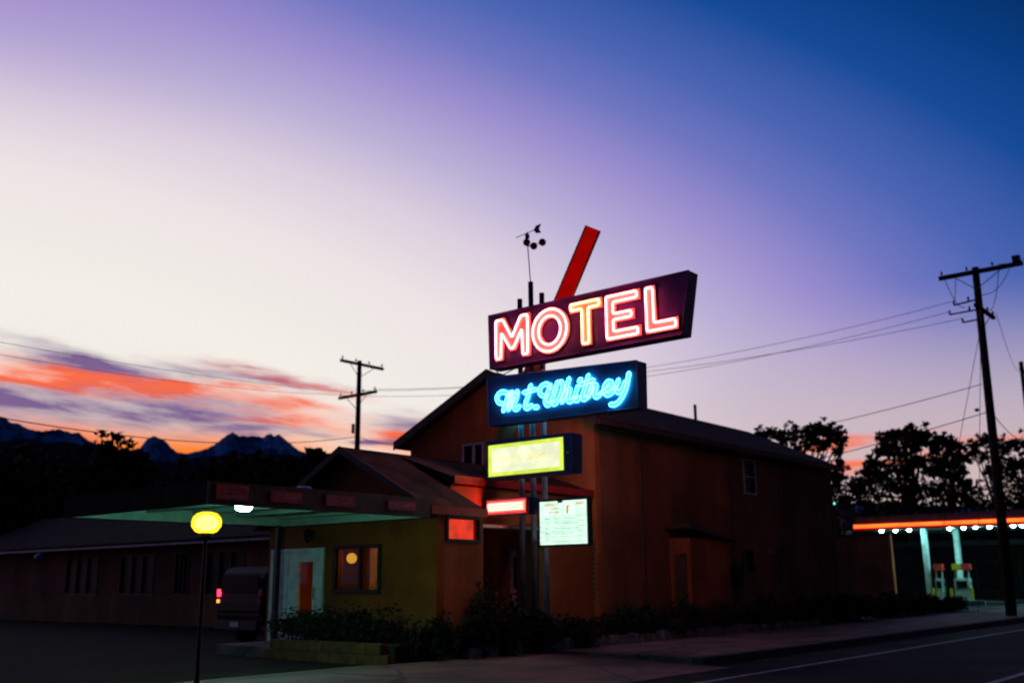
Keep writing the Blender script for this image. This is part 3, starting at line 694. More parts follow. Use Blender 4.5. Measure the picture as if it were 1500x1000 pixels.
# MOTEL channel letters
L = {
 'm': [[(-13.99, 6.24), (-13.99, 7.20), (-13.72, 7.20), (-13.49, 6.80), (-13.26, 7.20), (-13.0, 7.20), (-13.0, 6.24), (-13.23, 6.24), (-13.23, 6.76), (-13.42, 6.42), (-13.56, 6.42), (-13.76, 6.76), (-13.76, 6.24)]],
 'o': [[(-12.45+.50*cos(2*pi*k/36), 6.70+.505*sin(2*pi*k/36)) for k in range(36)], [(-12.45+.25*cos(2*pi*k/36), 6.70+.27*sin(2*pi*k/36)) for k in range(36)]],
 't': [[(-11.93, 7.19), (-11.11, 7.19), (-11.11, 6.97), (-11.39, 6.97), (-11.39, 6.22), (-11.64, 6.22), (-11.64, 6.97), (-11.93, 6.97)]],
 'e': [[(-11.03, 6.22), (-11.03, 7.19), (-10.20, 7.19), (-10.20, 6.97), (-10.78, 6.97), (-10.78, 6.81), (-10.34, 6.81), (-10.34, 6.60), (-10.78, 6.60), (-10.78, 6.44), (-10.20, 6.44), (-10.20, 6.22)]],
 'l': [[(-10.08, 6.22), (-10.08, 7.19), (-9.83, 7.19), (-9.83, 6.46), (-9.34, 6.46), (-9.34, 6.22)]]}
def area(p): return sum(p[i][0]*p[(i+1) % len(p)][1]-p[(i+1) % len(p)][0]*p[i][1] for i in range(len(p)))/2
def inset(poly, d):
    n = len(poly); s = 1 if area(poly) > 0 else -1; out = []
    for i in range(n):
        p0, p1, p2 = [Vector(poly[(i+k) % n]) for k in (-1, 0, 1)]
        e1 = (p1-p0).normalized(); e2 = (p2-p1).normalized(); n1_ = Vector((-e1.y, e1.x))*s; n2_ = Vector((-e2.y, e2.x))*s
        b = n1_+n2_
        b = b/b.length if b.length > 1e-6 else n1_
        out.append(p1+b*(d/max(.45, b.dot(n1_))))
    return [(v.x, v.y) for v in out]
def rounded(poly, r=.035):
    out = []; n = len(poly)
    for i in range(n):
        p0, p1, p2 = [Vector(poly[(i+k) % n]) for k in (-1, 0, 1)]
        a = p1+(p0-p1).normalized()*min(r, (p0-p1).length*.4); b = p1+(p2-p1).normalized()*min(r, (p2-p1).length*.4)
        out += [a, (a+b+p1*2)/4, b]
    return [(v.x, v.y) for v in out]
for ch, polys in L.items():
    lt = MB()
    if len(polys) == 1: lt.prism_y(polys[0], YF1-.05, YF1-.002)
    else:
        o_, i_ = polys; n = len(o_); vs = [(x, YF1-.05, z) for x, z in o_]+[(x, YF1-.05, z) for x, z in i_]+[(x, YF1-.002, z) for x, z in o_]+[(x, YF1-.002, z) for x, z in i_]; fs = []
        for k in range(n):
            j = (k+1) % n; fs += [(k, j, n+j, n+k), (2*n+k, 3*n+k, 3*n+j, 2*n+j), (k, 2*n+k, 2*n+j, j), (n+k, n+j, 3*n+j, 3*n+k)]
        lt.add(vs, fs)
    lo = lt.build('letter', M['mletter'], c1)
    tb = MB()
    for i, p in enumerate(polys):
        q = inset(p, .045 if i == 0 else -.045)
        if len(polys) == 1: q = rounded(q)
        tb.tube([(x, YF1-.082, z) for x, z in q], .016, 8, closed=True, ref=(0, 1, 0))
    o = tb.build('neon_tube', E['orangered'] if ch == 't' else E['red'], c1, smooth=True)
# script letters, tubes run round the outline of each stroke
strokes = [
 [(-13.80, 5.28), (-13.92, 5.33), (-13.96, 5.44), (-13.87, 5.53), (-13.74, 5.53), (-13.64, 5.45)],
 [(-13.62, 5.50), (-13.70, 5.30), (-13.78, 5.12)], [(-13.78, 5.12), (-13.66, 5.36), (-13.54, 5.51)], [(-13.52, 5.50), (-13.58, 5.30), (-13.64, 5.13)],
 [(-13.62, 5.14), (-13.50, 5.38), (-13.38, 5.50), (-13.40, 5.38), (-13.48, 5.20), (-13.43, 5.11), (-13.33, 5.17)],
 [(-13.01, 5.58), (-13.09, 5.36), (-13.17, 5.16), (-13.11, 5.10), (-13.00, 5.15)], [(-13.20, 5.45), (-12.88, 5.48)], [(-12.92, 5.10), (-12.83, 5.09)],
 [(-12.60, 5.30), (-12.73, 5.34), (-12.78, 5.45), (-12.69, 5.54), (-12.56, 5.55), (-12.48, 5.46)],
 [(-12.48, 5.52), (-12.60, 5.27), (-12.62, 5.15), (-12.53, 5.11), (-12.40, 5.30), (-12.29, 5.56)],
 [(-12.29, 5.56), (-12.42, 5.28), (-12.44, 5.15), (-12.36, 5.11), (-12.24, 5.25), (-12.15, 5.46), (-12.20, 5.56)],
 [(-11.99, 5.59), (-12.09, 5.34), (-12.19, 5.12)], [(-12.17, 5.18), (-12.06, 5.35), (-11.98, 5.37), (-12.02, 5.22), (-12.03, 5.13), (-11.96, 5.11), (-11.88, 5.18)],
 [(-11.77, 5.40), (-11.86, 5.18), (-11.81, 5.11), (-11.74, 5.17)], [(-11.74, 5.51), (-11.69, 5.54)],
 [(-11.50, 5.59), (-11.59, 5.36), (-11.67, 5.17), (-11.62, 5.11), (-11.55, 5.16)], [(-11.70, 5.43), (-11.38, 5.48)],
 [(-11.42, 5.39), (-11.52, 5.14)], [(-11.50, 5.18), (-11.38, 5.36), (-11.31, 5.35), (-11.36, 5.20), (-11.32, 5.12), (-11.23, 5.17)],
 [(-11.22, 5.18), (-11.02, 5.26), (-10.93, 5.35), (-11.01, 5.40), (-11.10, 5.33), (-11.12, 5.20), (-11.04, 5.13), (-10.92, 5.18), (-10.85, 5.26)],
 [(-10.77, 5.40), (-10.84, 5.24), (-10.79, 5.15), (-10.69, 5.20), (-10.62, 5.34)], [(-10.52, 5.50), (-10.60, 5.22), (-10.72, 5.02), (-10.86, 4.92), (-10.98, 4.93)]]
strokes = [[(x, z+.018*(x+13.2)*.0) for x, z in s_] for s_ in strokes]
def catmull(p, k=5):
    if len(p) < 3: return p
    q = [p[0]]+list(p)+[p[-1]]; out = []
    for i in range(1, len(q)-2):
        a, b, c, d_ = [Vector(v) for v in q[i-1:i+3]]
        for j in range(k):
            t = j/k; out.append(.5*((2*b)+(-a+c)*t+(2*a-5*b+4*c-d_)*t*t+(-a+3*b-3*c+d_)*t**3))
    out.append(Vector(p[-1])); return [(v[0], v[1]) for v in out]
for s_ in strokes:
    c = [Vector(v) for v in catmull(s_)]; wd = .036; left = []; right = []
    for i, p in enumerate(c):
        d_ = (c[min(len(c)-1, i+1)]-c[max(0, i-1)]).normalized(); nn = Vector((-d_.y, d_.x)); left.append(p+nn*wd); right.append(p-nn*wd)
    e0 = (c[0]-c[1]).normalized()*wd; e1 = (c[-1]-c[-2]).normalized()*wd
    loop = left+[c[-1]+e1]+right[::-1]+[c[0]+e0]
    fm = MB(); n = len(c); fm.add([(p.x, YF1-.004, p.y) for p in left]+[(p.x, YF1-.004, p.y) for p in right], [(i, i+1, n+i+1, n+i) for i in range(n-1)])
    fm.build('script_face', M['wletter'], c2)
    MB().tube([(p.x, YF1-.032, p.y) for p in loop], .012, 6, closed=True, ref=(0, 1, 0)).build('neon_tube', E['cyan'], c2, smooth=True)
# unseen copies on the cabinet backs, added to throw neon light on the block
for cab, cx_ in ((c1, -11.65), (c2, -12.3)):
    for ch in [q_ for q_ in cab.children if q_.name.split('.')[0] in ('letter', 'neon_tube', 'script_face')]:
        d_ = ch.copy(); COL.objects.link(d_); d_.parent = cab; d_.rotation_euler = (0, 0, pi); d_.location = (2*(cx_+13.3), .01, 0)
# yellow lit panel with faint lettering
f3 = tag(box('lit_face', E['yellow'], c3, -14.23, -12.20, YF1-.012, YF1-.001, 3.72, 4.40), 'glowing yellow panel')
MB().prism_y([(-14.13, 3.80), (-12.29, 3.80), (-12.29, 4.32), (-14.13, 4.32)], YF1-.0135, YF1-.0125).build('face_centre', E['yellowc'], c3)
mb = MB(); rnd = random.Random(11)
def pl3(m_, a, b, c_, d_): m_.box(a, b, YF1-.016, YF1-.014, c_, d_)
glyphs(mb, pl3, -13.92, -13.52, 4.02, 4.11, rnd, 6); glyphs(mb, pl3, -13.44, -13.28, 4.01, 4.13, rnd, 2); glyphs(mb, pl3, -13.14, -12.52, 4.02, 4.12, rnd, 8)
mb.build('lettering', E['textylw'], c3)
box('lit_face', E['yellowc'], c3, -14.23, -12.20, YS+.181, YS+.19, 3.72, 4.40)  # unseen back face, added for light spilling onto the gable
tag(MB().tube([(-12.10, YF1-.02, 4.06), (-12.02, YF1-.02, 4.05)], .012).build('cabinet_latch', M['white'], c3), 'small pale latch')
# red word sign
box('lit_face', E['vacface'], c4, -14.28, -13.20, YF1-.01, YF1-.001, 2.915, 3.205)
MB().prism_y([(-14.27, 2.955), (-13.23, 2.965), (-13.23, 3.165), (-14.20, 3.165), (-14.27, 3.13)], YF1-.016, YF1-.011).build('lit_core', glow('lit_salmon_face', (1.0, .42, .30), 1.3, .12, 14), c4)
for k in range(3): MB().tube([(-14.22, YF1-.035, 3.005+.055*k), (-13.28, YF1-.035, 3.005+.055*k)], .010, 6).build('neon_tube', E['vac'], c4, smooth=True)
# letter board
f5 = tag(box('lit_face', E['board'], c5, -12.83, -11.65, YF1-.012, YF1-.001, 2.23, 3.10), 'glowing white letter board')
box('lit_face', E['board'], c5, -12.83, -11.65, YS-.039, YS-.03, 2.23, 3.10)  # unseen lit rear of the board, added to light the gable wall
def pl5(m_, a, b, c_, d_): m_.box(a, b, YF1-.016, YF1-.013, c_, d_)
mb = MB(); rnd = random.Random(21)
glyphs(mb, pl5, -12.72, -12.30, 3.00, 3.055, rnd, 8); glyphs(mb, pl5, -11.95, -11.70, 3.00, 3.055, rnd, 5)
glyphs(mb, pl5, -12.68, -12.32, 2.93, 2.965, rnd, 8); glyphs(mb, pl5, -12.60, -12.32, 2.855, 2.895, rnd, 6); pl5(mb, -12.14, -12.10, 2.84, 3.0); pl5(mb, -12.14, -12.06, 2.98, 3.0)
tag(mb.build('lettering', E['textred'], c5), 'red lettering')
mb = MB()
for r in range(5):
    z = 2.73-.10*r
    glyphs(mb, pl5, -12.72+rnd.uniform(0, .1), -12.56, z, z+.035, rnd, 3)
    if r < 4: glyphs(mb, pl5, -12.45, -11.80+rnd.uniform(-.2, .05), z+.005, z+.028, rnd, 11)
tag(mb.build('lettering', E['textgrn'], c5), 'dark changeable letters')
for r in range(6): box('letter_rail', M['white'], c5, -12.82, -11.66, YF1-.018, YF1-.0125, 2.785-.10*r, 2.790-.10*r)
box('notch', M['dark'], c5, -12.36, -12.24, YF1-.02, YF1-.012, 3.06, 3.10)
# conduit loop under the upper cabinet
MB().tube([(-14.1, YS-.1, 6.10), (-14.0, YS-.1, 6.0), (-13.85, YS-.1, 5.95), (-13.72, YS-.1, 5.99), (-13.66, YS+.1, 6.1)], .012, 6).build('conduit', M['wire'], c1)
# weather instruments on the middle post
wv = thing('wind_instrument', (-13.34, YS+.26, 8.06), 'small wind vane and cup anemometer on a thin mast above the sign', 'weather instrument')
X0, Y0 = -13.42, YS+.26
MB().tube([(-13.34, Y0, 8.02), (-13.42, Y0, 9.05), (-13.42, Y0, 9.27)], .012, 6).build('mast', M['galv'], wv)
MB().tube([(X0-.33, Y0, 9.21), (X0+.24, Y0, 9.27)], .009, 6).build('vane_arm', M['dark'], wv)
MB().box(X0-.04, X0+.04, Y0-.03, Y0+.03, 9.11, 9.22).build('vane_hub', M['navy'], wv)
MB().prism_y([(X0+.19, 9.27), (X0+.26, 9.36), (X0+.40, 9.37), (X0+.34, 9.27), (X0+.40, 9.16), (X0+.26, 9.18)], Y0-.008, Y0+.008).build('vane_tail', M['navy'], wv)
for cx_, cy_, cz_ in ((X0+.06, -.1, 8.98), (X0+.17, .02, 8.90), (X0+.37, .08, 8.96)):
    MB().tube([(X0, Y0, 8.93), (cx_, Y0+cy_, cz_)], .008, 6).build('cup_arm', M['dark'], wv)
    MB().sphere((cx_, Y0+cy_, cz_), .085, 12, 8).build('cup', M['pipe'], wv, smooth=True)

# ---------------------------------------------------------------- utility poles and wires
def utility_pole(name, x, y, h, r0_, r1_, arms, label, lean=(0, 0), hw_=True):
    t = thing(name, (x, y, -.02), label, 'utility pole')
    tp = lambda z: (x+lean[0]*z/h, y+lean[1]*z/h, z)
    MB().tube([tp(-.3), tp(h*.5), tp(h)], [r0_, (r0_+r1_)/2, r1_], 12).build('pole', M['wood'], t, smooth=True)
    for (z, ax, a0_, a1_, th) in arms:
        c = tp(z); off = r1_+.06
        if ax == 'x': arm = MB().box(c[0]+a0_, c[0]+a1_, c[1]-off-.05, c[1]-off+.07, z-th, z+th)
        else: arm = MB().box(c[0]+off-.07, c[0]+off+.05, c[1]+a0_, c[1]+a1_, z-th, z+th)
        ao = arm.build('crossarm', M['wood'], t)
        for k in range(4):
            q = a0_+.12+(a1_-a0_-.24)*k/3
            p = (c[0]+q, c[1]-off, z+th) if ax == 'x' else (c[0]+off, c[1]+q, z+th)
            MB().lathe(p, [(.015, -.01), (.015, .05), (.045, .06), (.05, .10), (.03, .13), (.045, .15), (.02, .19)], 8).build('insulator', M['insul'], ao)
        for s in (-1, 1):
            e = (a1_ if s > 0 else -a0_)*.55*s
            pa = (c[0]+e, c[1]-off, z-th) if ax == 'x' else (c[0]+off, c[1]+e, z-th)
            MB().tube([pa, (c[0], c[1]-(off if ax == 'x' else 0), z-th-.62)], .018, 6).build('brace', M['galv'], ao)
    return t
PR = (-10.02, 40.8)
rp = utility_pole('utility_pole', PR[0], PR[1], 13.45, .20, .135, [(13.22, 'x', -1.35, 1.75, .085), (11.62, 'y', -1.3, 1.3, .07)], 'tall wooden utility pole with crossarms standing by the street on the right', (.22, 0))
rx = PR[0]+.2
# switch gear and jumpers on the right pole
MB().tube([(rx-.9, 40.7, 12.05), (rx-.1, 40.7, 12.12)], .035, 6).build('standoff_arm', M['wood'], rp)
MB().tube([(rx-1.1, 40.7, 11.70), (rx-.1, 40.7, 11.72)], .035, 6).build('standoff_arm', M['wood'], rp)
MB().tube([(rx-.65, 40.7, 11.30), (rx-.1, 40.7, 11.32)], .035, 6).build('standoff_arm', M['wood'], rp)
for px_, pz_ in ((rx-1.1, 11.72), (rx-.9, 12.08), (rx-.65, 11.32), (rx-.35, 12.15), (rx-.35, 11.75)):
    MB().lathe((px_, 40.7, pz_-.02), [(.02, 0), (.05, .04), (.03, .08), (.05, .12), (.02, .18)], 8).build('insulator', M['insul'], rp)
MB().box(rx+1.45, rx+1.72, 40.4, 40.6, 13.28, 13.52).build('fuse_switch', M['insul'], rp)
def sag(a, b, s, n=24): return [(a[0]+(b[0]-a[0])*t, a[1]+(b[1]-a[1])*t, a[2]+(b[2]-a[2])*t-s*4*t*(1-t)) for t in [i/n for i in range(n+1)]]
for a, b, s in (((rx-1.1, 40.6, 13.1), (rx-.5, 40.7, 11.9), .35), ((rx+.9, 40.6, 13.1), (rx+.35, 40.7, 11.6), .4), ((rx-.7, 40.6, 13.1), (rx-.9, 40.7, 12.15), .15), ((rx+1.3, 40.6, 13.1), (rx+.1, 40.6, 12.3), .35)):
    MB().tube(sag(a, b, s, 10), .014, 5).build('jumper_wire', M['wire'], rp)
MB().lathe((PR[0]-.28, 40.55, 9.6-1.9), [(.02, 0), (.08, .02), (.08, .12), (.02, .14)], 8).build('clamp', M['galv'], rp)
lpx, lpy = -39.0, 34.6
lp_ = utility_pole('utility_pole', lpx, lpy, 12.95, .19, .12, [(12.72, 'y', -1.45, 1.55, .07), (11.08, 'x', -1.35, 1.55, .07)], 'dark utility pole with two crossarms behind the office roof on the left', (0, 0))
MB().tube([(lpx-.25, lpy-.1, 9.1), (lpx-.25, lpy-.1, 9.6)], .08, 8).build('cable_box', M['wire'], lp_)
q3 = ray_at(1493, 530, 72)
p3 = utility_pole('utility_pole', q3[0], q3[1], q3[2], .19, .13, [(q3[2]-.7, 'y', -1.3, 1.3, .07)], 'farther utility pole at the right edge, half hidden by the frame', (.1, 0))
def wire(pts, r, label): return tag(MB().tube(pts, r, 5, caps=True).build('overhead_wire', M['wire']), label, 'wire', 'overhead wires')
wire(sag((lpx-1.2, lpy-.2, 11.22), (rx-1.1, 40.7, 11.82), 1.1), .011, 'lowest of the three long wires running left from the right pole behind the neon sign')
wire(sag((lpx+.1, lpy-.2, 11.30), (rx-.9, 40.7, 12.22), .95), .011, 'topmost of the three long wires running left from the right pole behind the neon sign')
wire(sag((lpx+1.3, lpy-.2, 11.22), (rx-.65, 40.7, 11.46), .7), .011, 'middle of the three long wires running left from the right pole behind the neon sign')
wire(sag((PR[0]+.0, 40.6, 8.75), (-34, 46, 7.9), .5), .016, 'cable crossing the pale sky above the treetops right of the block, upper one of two')
wire(sag((PR[0]+.05, 40.6, 7.65), (-38, 48, 6.4), .8), .018, 'cable crossing the pale sky above the treetops right of the block, lower one of two')
wire(sag((PR[0]+.1, 41, 7.75), (q3[0], q3[1], 10.2), .5), .018, 'short slack cable from the right pole to the farther pole')
wire(sag((rx+.3, 42.0, 11.8), (q3[0], q3[1], q3[2]-.6), .8), .011, 'thin wire from the right pole crossarm to the farther pole')
wire(sag((rx+1.5, 40.6, 13.35), (14, 24, 12.2), .8), .011, 'thin wire leaving the right pole top across the street')
wire(sag((rx+.9, 40.6, 13.35), (14, 30, 11.0), 1.0), .011, 'second thin wire leaving the right pole top across the street')
wire(sag((lpx-.4, lpy-.2, 11.25), ray_at(-260, 452, 30), .25), .009, 'faint wire from the left pole lower crossarm running over the sunset cloud, upper of two')
wire(sag((lpx-1.2, lpy-.2, 11.25), ray_at(-260, 470, 30), .4), .009, 'faint wire from the left pole lower crossarm running over the sunset cloud, lower of two')
wire(sag((lpx-.1, lpy-.1, 8.9), ray_at(-160, 580, 32), .75), .018, 'thicker dark cable sloping across the orange sky left of the left pole')
wire(sag((lpx+.1, lpy-.1, 8.95), (XL-.2, YG+2, 6.0), .4), .015, 'service cable from the left pole down to the gable of the block')
for k, (xg, yg) in enumerate(((-13.4, 41.9), (-11.9, 43.5))):
    wire([(rx-.05, 40.8, 11.0), (xg, yg, .1)], .012, ['left guy wire slanting down beside the right utility pole', 'right guy wire slanting down beside the right utility pole'][k])

# ---------------------------------------------------------------- petrol station
GY = 60.0
gs = thing('station_canopy', (-16, GY+4, .05), 'flat petrol station canopy with a glowing red and orange edge, far right', 'canopy')
GX0, GX1, GY1 = -22.9, -8.9, 69.0
zt = 4.78
box('deck', M['gsof'], gs, GX0+.1, GX1-.1, GY+.1, GY1-.1, 4.36, 4.42)
for a in ((GX0, GX1, GY, GY+.1), (GX0, GX1, GY1-.1, GY1), (GX0, GX0+.1, GY+.1, GY1-.1), (GX1-.1, GX1, GY+.1, GY1-.1)):
    box('fascia', M['grey'], gs, a[0], a[1], a[2], a[3], 4.36, 5.12)
tag(box('light_band', E['gasline'], gs, GX0-.03, GX1, GY-.05, GY-.002, 4.40, 4.68), 'glowing red band')
MB().tube([(GX0, GY-.09, 4.60), (GX1, GY-.09, 4.60)], .024, 8).build('neon_tube', E['gasline2'], gs)
MB().tube([(GX0, GY-.08, 4.50), (GX1, GY-.08, 4.50)], .022, 8).build('neon_tube', E['gasline2'], gs)
box('light_band', E['gasline'], gs, GX0-.05, GX0-.002, GY, GY1, 4.37, 4.70)
box('fascia', M['redp'], gs, GX0-.05, GX1, GY-.04, GY+.1, 4.30, 4.358)
cols = [(-19.35, 61.5), (-18.15, 63.6), (-13.0, 63.6), (-10.5, 66.5)]
for x, y in cols: box('column', M['teal'], gs, x-.14, x+.14, y-.14, y+.14, .05, 4.36)
k = 0
glab = 'small bright lamp under the petrol station canopy'
def lamp_spots(lst):
    out = []
    for a, b in lst:
        x_, y_, z_ = ray_at(a, b, 70); d_ = 70*(4.22-CAM_Z)/(z_-CAM_Z); f_ = min(68.0, max(60.9, y_/70*d_))/y_; out.append((x_*f_, y_*f_))
    return out
ordn = ['leftmost', 'second', 'third', 'fourth', 'fifth', 'sixth', 'seventh', 'eighth', 'ninth', 'last']
for x, y in lamp_spots([(1291, 774), (1311, 774), (1332, 777), (1390, 770), (1411, 771), (1429, 772.5), (1449, 768), (1464, 768.5), (1484, 769.5), (1497, 767)]):
    k += 1
    q = thing('station_lamp', (x, y, 4.36), ordn[k-1]+' of the small bright lamps under the petrol station canopy, counted from the left', 'lamp', 'lamps under the petrol station canopy')
    box('housing', M['white'], q, x-.2, x+.2, y-.2, y+.2, 4.30, 4.359)
    MB().lathe((x, y, 4.18), [(.04, .03), (.07, .05), (.08, .118)], 12).build('diffuser', E['gaslamp'], q)
isl = tag(MB().box(-20.2, -9.2, 61.1, 62.3, .05, .20).build('pump_island', M['kerb']), 'long low concrete island under the petrol station canopy', 'pump island')
def pump(x, y, lab, wide):
    q = thing('fuel_pump', (x, y, .2), lab, 'fuel pump', 'fuel pumps under the station canopy')
    w_ = .42 if wide else .2
    MB().box(x-w_, x+w_, y-.25, y+.25, .2, 1.5).build('body', M['teal'], q, bevel=.03)
    MB().box(x-w_*.7, x+w_*.7, y-.262, y-.251, .95, 1.35).build('display', M['darkpane'], q)
    MB().box(x-w_*1.1, x+w_*.1, y-.24, y+.24, 1.95, 2.30).build('header', M['yell'] if wide else M['redp'], q)
    MB().box(x+w_*.102, x+w_*1.2, y-.24, y+.24, 1.95, 2.30).build('header', M['redp'], q)
    MB().box(x-w_*.9, x-w_*.75, y-.1, y+.1, 1.5, 1.95).build('upright', M['teal'], q)
    MB().box(x+w_*.75, x+w_*.9, y-.1, y+.1, 1.5, 1.95).build('upright', M['teal'], q)
    MB().tube([(x+w_, y-.1, 1.3), (x+w_+.18, y-.1, .9), (x+w_+.14, y-.1, .5), (x+w_, y-.1, .7)], .025, 6).build('hose', M['black'], q)
pump(-18.7, 61.45, 'narrow pale fuel pump with a red header, left one under the station canopy', False)
pump(-17.45, 61.45, 'wide pale fuel pump with a yellow and red header, second from left', True)
for x, lab in ((-19.0, 'yellow bollard beside the left fuel pump'), (-16.9, 'yellow bollard right of the wide fuel pump'), (-18.0, 'yellow bollard between the two fuel pumps')):
    tag(MB().tube([(x, 61.0, .03), (x, 61.0, .95)], .09, 12).build('bollard', M['yell']), lab, 'bollard', 'yellow bollards at the pump island')
for x, lab in ((-16.3, 'teal parking block right of the fuel pumps'), (-14.1, 'second teal parking block from the fuel pumps'), (-12.3, 'teal parking block at the right edge of the picture')):
    tag(MB().box(x-.5, x+.5, 59.2, 59.5, .03, .32).build('parking_block', E['tealcurb'], bevel=.02), lab, 'parking block', 'teal parking blocks in front of the station')
# station shop, dark behind the canopy
sh = thing('station_shop', (-14, 78, .05), 'dark flat roofed station shop behind the canopy', 'shop')
box('wall', M['roofd'], sh, -27, -6, 78, 86, .05, 3.8); box('roof', M['dark'], sh, -27.4, -5.6, 77.6, 86.4, 3.8, 4.15)
for k in range(6): window_y(sh, -24+2.9*k, -22+2.9*k, .6, 2.6, 77.95, M['darkpane'], M['dark'], 0)
# low brown building between the block and the station
lb = thing('boundary_wall', (-24, 57, .07), 'tall plain brown wall between the far end of the block and the petrol station', 'wall')
box('wall', M['rust'], lb, -30, -19.75, 56.9, 57.2, .07, 3.9); box('coping', M['roofd'], lb, -30.1, -19.7, 56.85, 57.25, 3.9, 3.98)
# flood light pole
fl = thing('flood_light_pole', (-27.5, 70, .05), 'thin pole with two teal flood lamps beyond the far end of the block', 'street lamp')
fx, fy = -27.6, 70.0
MB().tube([(fx, fy, .03), (fx, fy, 6.7)], [.09, .06], 8).build('pole', M['galv'], fl)
MB().tube([(fx-.5, fy, 6.7), (fx+.5, fy, 6.7)], .04, 6).build('arm', M['galv'], fl)
for s in (-1, 1):
    MB().prism_x([(fy-.2, 6.62), (fy+.2, 6.72), (fy+.2, 7.1), (fy-.2, 7.02)], fx+s*.5-.26, fx+s*.5+.26).build('lamp_head', M['dark'], fl)
    MB().prism_x([(fy-.23, 6.66), (fy-.202, 6.66), (fy-.202, 6.98), (fy-.23, 6.98)], fx+s*.5-.22, fx+s*.5+.22).build('lens', E['flood'], fl)

# ---------------------------------------------------------------- vegetation
def leafcloud(mb, c, r, n, sz, rnd, flat=.75):
    for _ in range(n):
        while True:
            d_ = Vector((rnd.uniform(-1, 1), rnd.uniform(-1, 1), rnd.uniform(-1, 1)))
            if .12 < d_.length < 1: break
        d_ = Vector((rnd.gauss(0, .46), rnd.gauss(0, .46), rnd.gauss(0, .46)))
        if d_.length > 1.1: d_ *= 1.1/d_.length*rnd.random()**.5
        p = Vector(c)+Vector((d_.x*r[0], d_.y*r[1], d_.z*r[2]*flat))
        a = Vector((rnd.gauss(0, 1), rnd.gauss(0, 1), rnd.gauss(0, 1))).normalized(); b = a.cross(Vector((rnd.gauss(0, 1), rnd.gauss(0, 1), rnd.gauss(0, 1)))).normalized()
        s = sz*rnd.uniform(.6, 1.4); a *= s; b *= s*.55
        mb.v += [tuple(p-a), tuple(p+b), tuple(p+a), tuple(p-b)]; k = len(mb.v); mb.f.append((k-4, k-3, k-2, k-1))
def tree(x, y, h, w, label, seed, clumps=16, leaves=190, lsz=.20, lo=.25, m='leaf', airy=.34, group=None, crown=None):
    rnd = random.Random(seed); t = thing('tree', (x, y, 0), label, 'tree', group)
    tr = MB(); top = (x+rnd.uniform(-.3, .3), y, h*.62)
    tr.tube([(x, y, -.2), (x+rnd.uniform(-.1, .1), y, h*.3), top], [.035*h, .024*h, .010*h], 8)
    cr = MB(); cs = crown or []
    if not cs:
        for k in range(clumps):
            a = rnd.uniform(0, 2*pi); zz = rnd.uniform(lo, .97); f = sin(pi*min(1, max(.08, (zz-lo)/(1-lo)*.82+.18)))**.6
            rad = w*.5*f*rnd.uniform(.35, .85)
            cs.append((x+rad*cos(a), y+rad*sin(a), h*zz-h*.05, w*rnd.uniform(.6, 1.25)*.5*airy))
    for (cx_, cy_, cz_, cr_) in cs:
        zb = min(cz_*.8, h*.6); st_ = (x+(top[0]-x)*zb/h, y, max(zb*.75, h*.15))
        tr.tube([st_, ((st_[0]+cx_)/2, (st_[1]+cy_)/2, (st_[2]+cz_)/2+.1*h*rnd.uniform(-.2, .5)), (cx_, cy_, cz_)], [.010*h, .006*h, .002*h], 5)
        leafcloud(cr, (cx_, cy_, cz_), (cr_, cr_, cr_), int(leaves*.45), lsz, rnd)
        for q in range(6):
            e = Vector((rnd.gauss(0, .45), rnd.gauss(0, .45), rnd.gauss(0, .38)))*cr_; sr = cr_*rnd.uniform(.25, .55)
            leafcloud(cr, (cx_+e.x, cy_+e.y, cz_+e.z), (sr, sr, sr*rnd.uniform(.5, 1)), int(leaves*.12), lsz*.8, rnd)
        for q in range(5):
            e = Vector((rnd.gauss(0, 1), rnd.gauss(0, 1), rnd.gauss(.3, .7))).normalized()*cr_*rnd.uniform(.8, 1.5)
            leafcloud(cr, (cx_+e.x, cy_+e.y, cz_+e.z), (cr_*.3,)*3, int(leaves*.10), lsz*.85, rnd)
    tr.build('trunk', M['bark'], t); cr.build('crown', M[m], t)
    return t
lt_ = [(15, 668, 62, 130, 'dark rounded tree at the left edge below the blue peak'), (70, 664, 70, 120, 'second dark tree from the left edge'),
       (125, 660, 66, 110, 'dark tree below the notch left of the small blue peak'), (180, 642, 58, 90, 'taller dark tree with a ragged round top, left of the small blue peak'),
       (235, 668, 64, 100, 'low dark tree in front of the small blue peak'), (285, 672, 70, 110, 'low dark tree below the gap between the two peaks'),
       (335, 664, 66, 100, 'dark tree in front of the jagged blue peak'), (385, 658, 60, 95, 'dark tree to the right of the jagged peak foot'),
       (432, 643, 56, 90, 'feathery dark tree left of the left utility pole'), (473, 645, 54, 70, 'loose feathery tree next to the left utility pole')]
for k, (px_, py_, D, wpx, lab) in enumerate(lt_):
    x, y, z = ray_at(px_, py_, D)
    tree(x, y, z, wpx/1458*D*1.35, lab, 40+k, clumps=20, leaves=230, lsz=.24, lo=.12, airy=.38, m='leaf' if k % 2 else 'leaf2', group='trees behind the left wing')
for k in range(6):    # second row closing the gaps
    px_ = -10+92*k; x, y, z = ray_at(px_, 690, 80)
    tree(x, y, z, 9.5, ['leftmost tree of the low rear row behind the left wing', 'second tree of the low rear row behind the left wing', 'third tree of the low rear row behind the left wing',
                        'fourth tree of the low rear row behind the left wing', 'fifth tree of the low rear row, near the office roof', 'last tree of the low rear row, hidden by the office roof'][k], 80+k, clumps=18, leaves=150, lsz=.34, lo=.08, airy=.42, group='trees behind the left wing')
def crown_px(lst, D):
    out = []
    for (px_, py_, r_) in lst:
        x, y, z = ray_at(px_, py_, D+random.uniform(-1.5, 1.5)); out.append((x, y, z, r_/1458*D))
    return out
x, y, z = ray_at(1165, 640, 62)
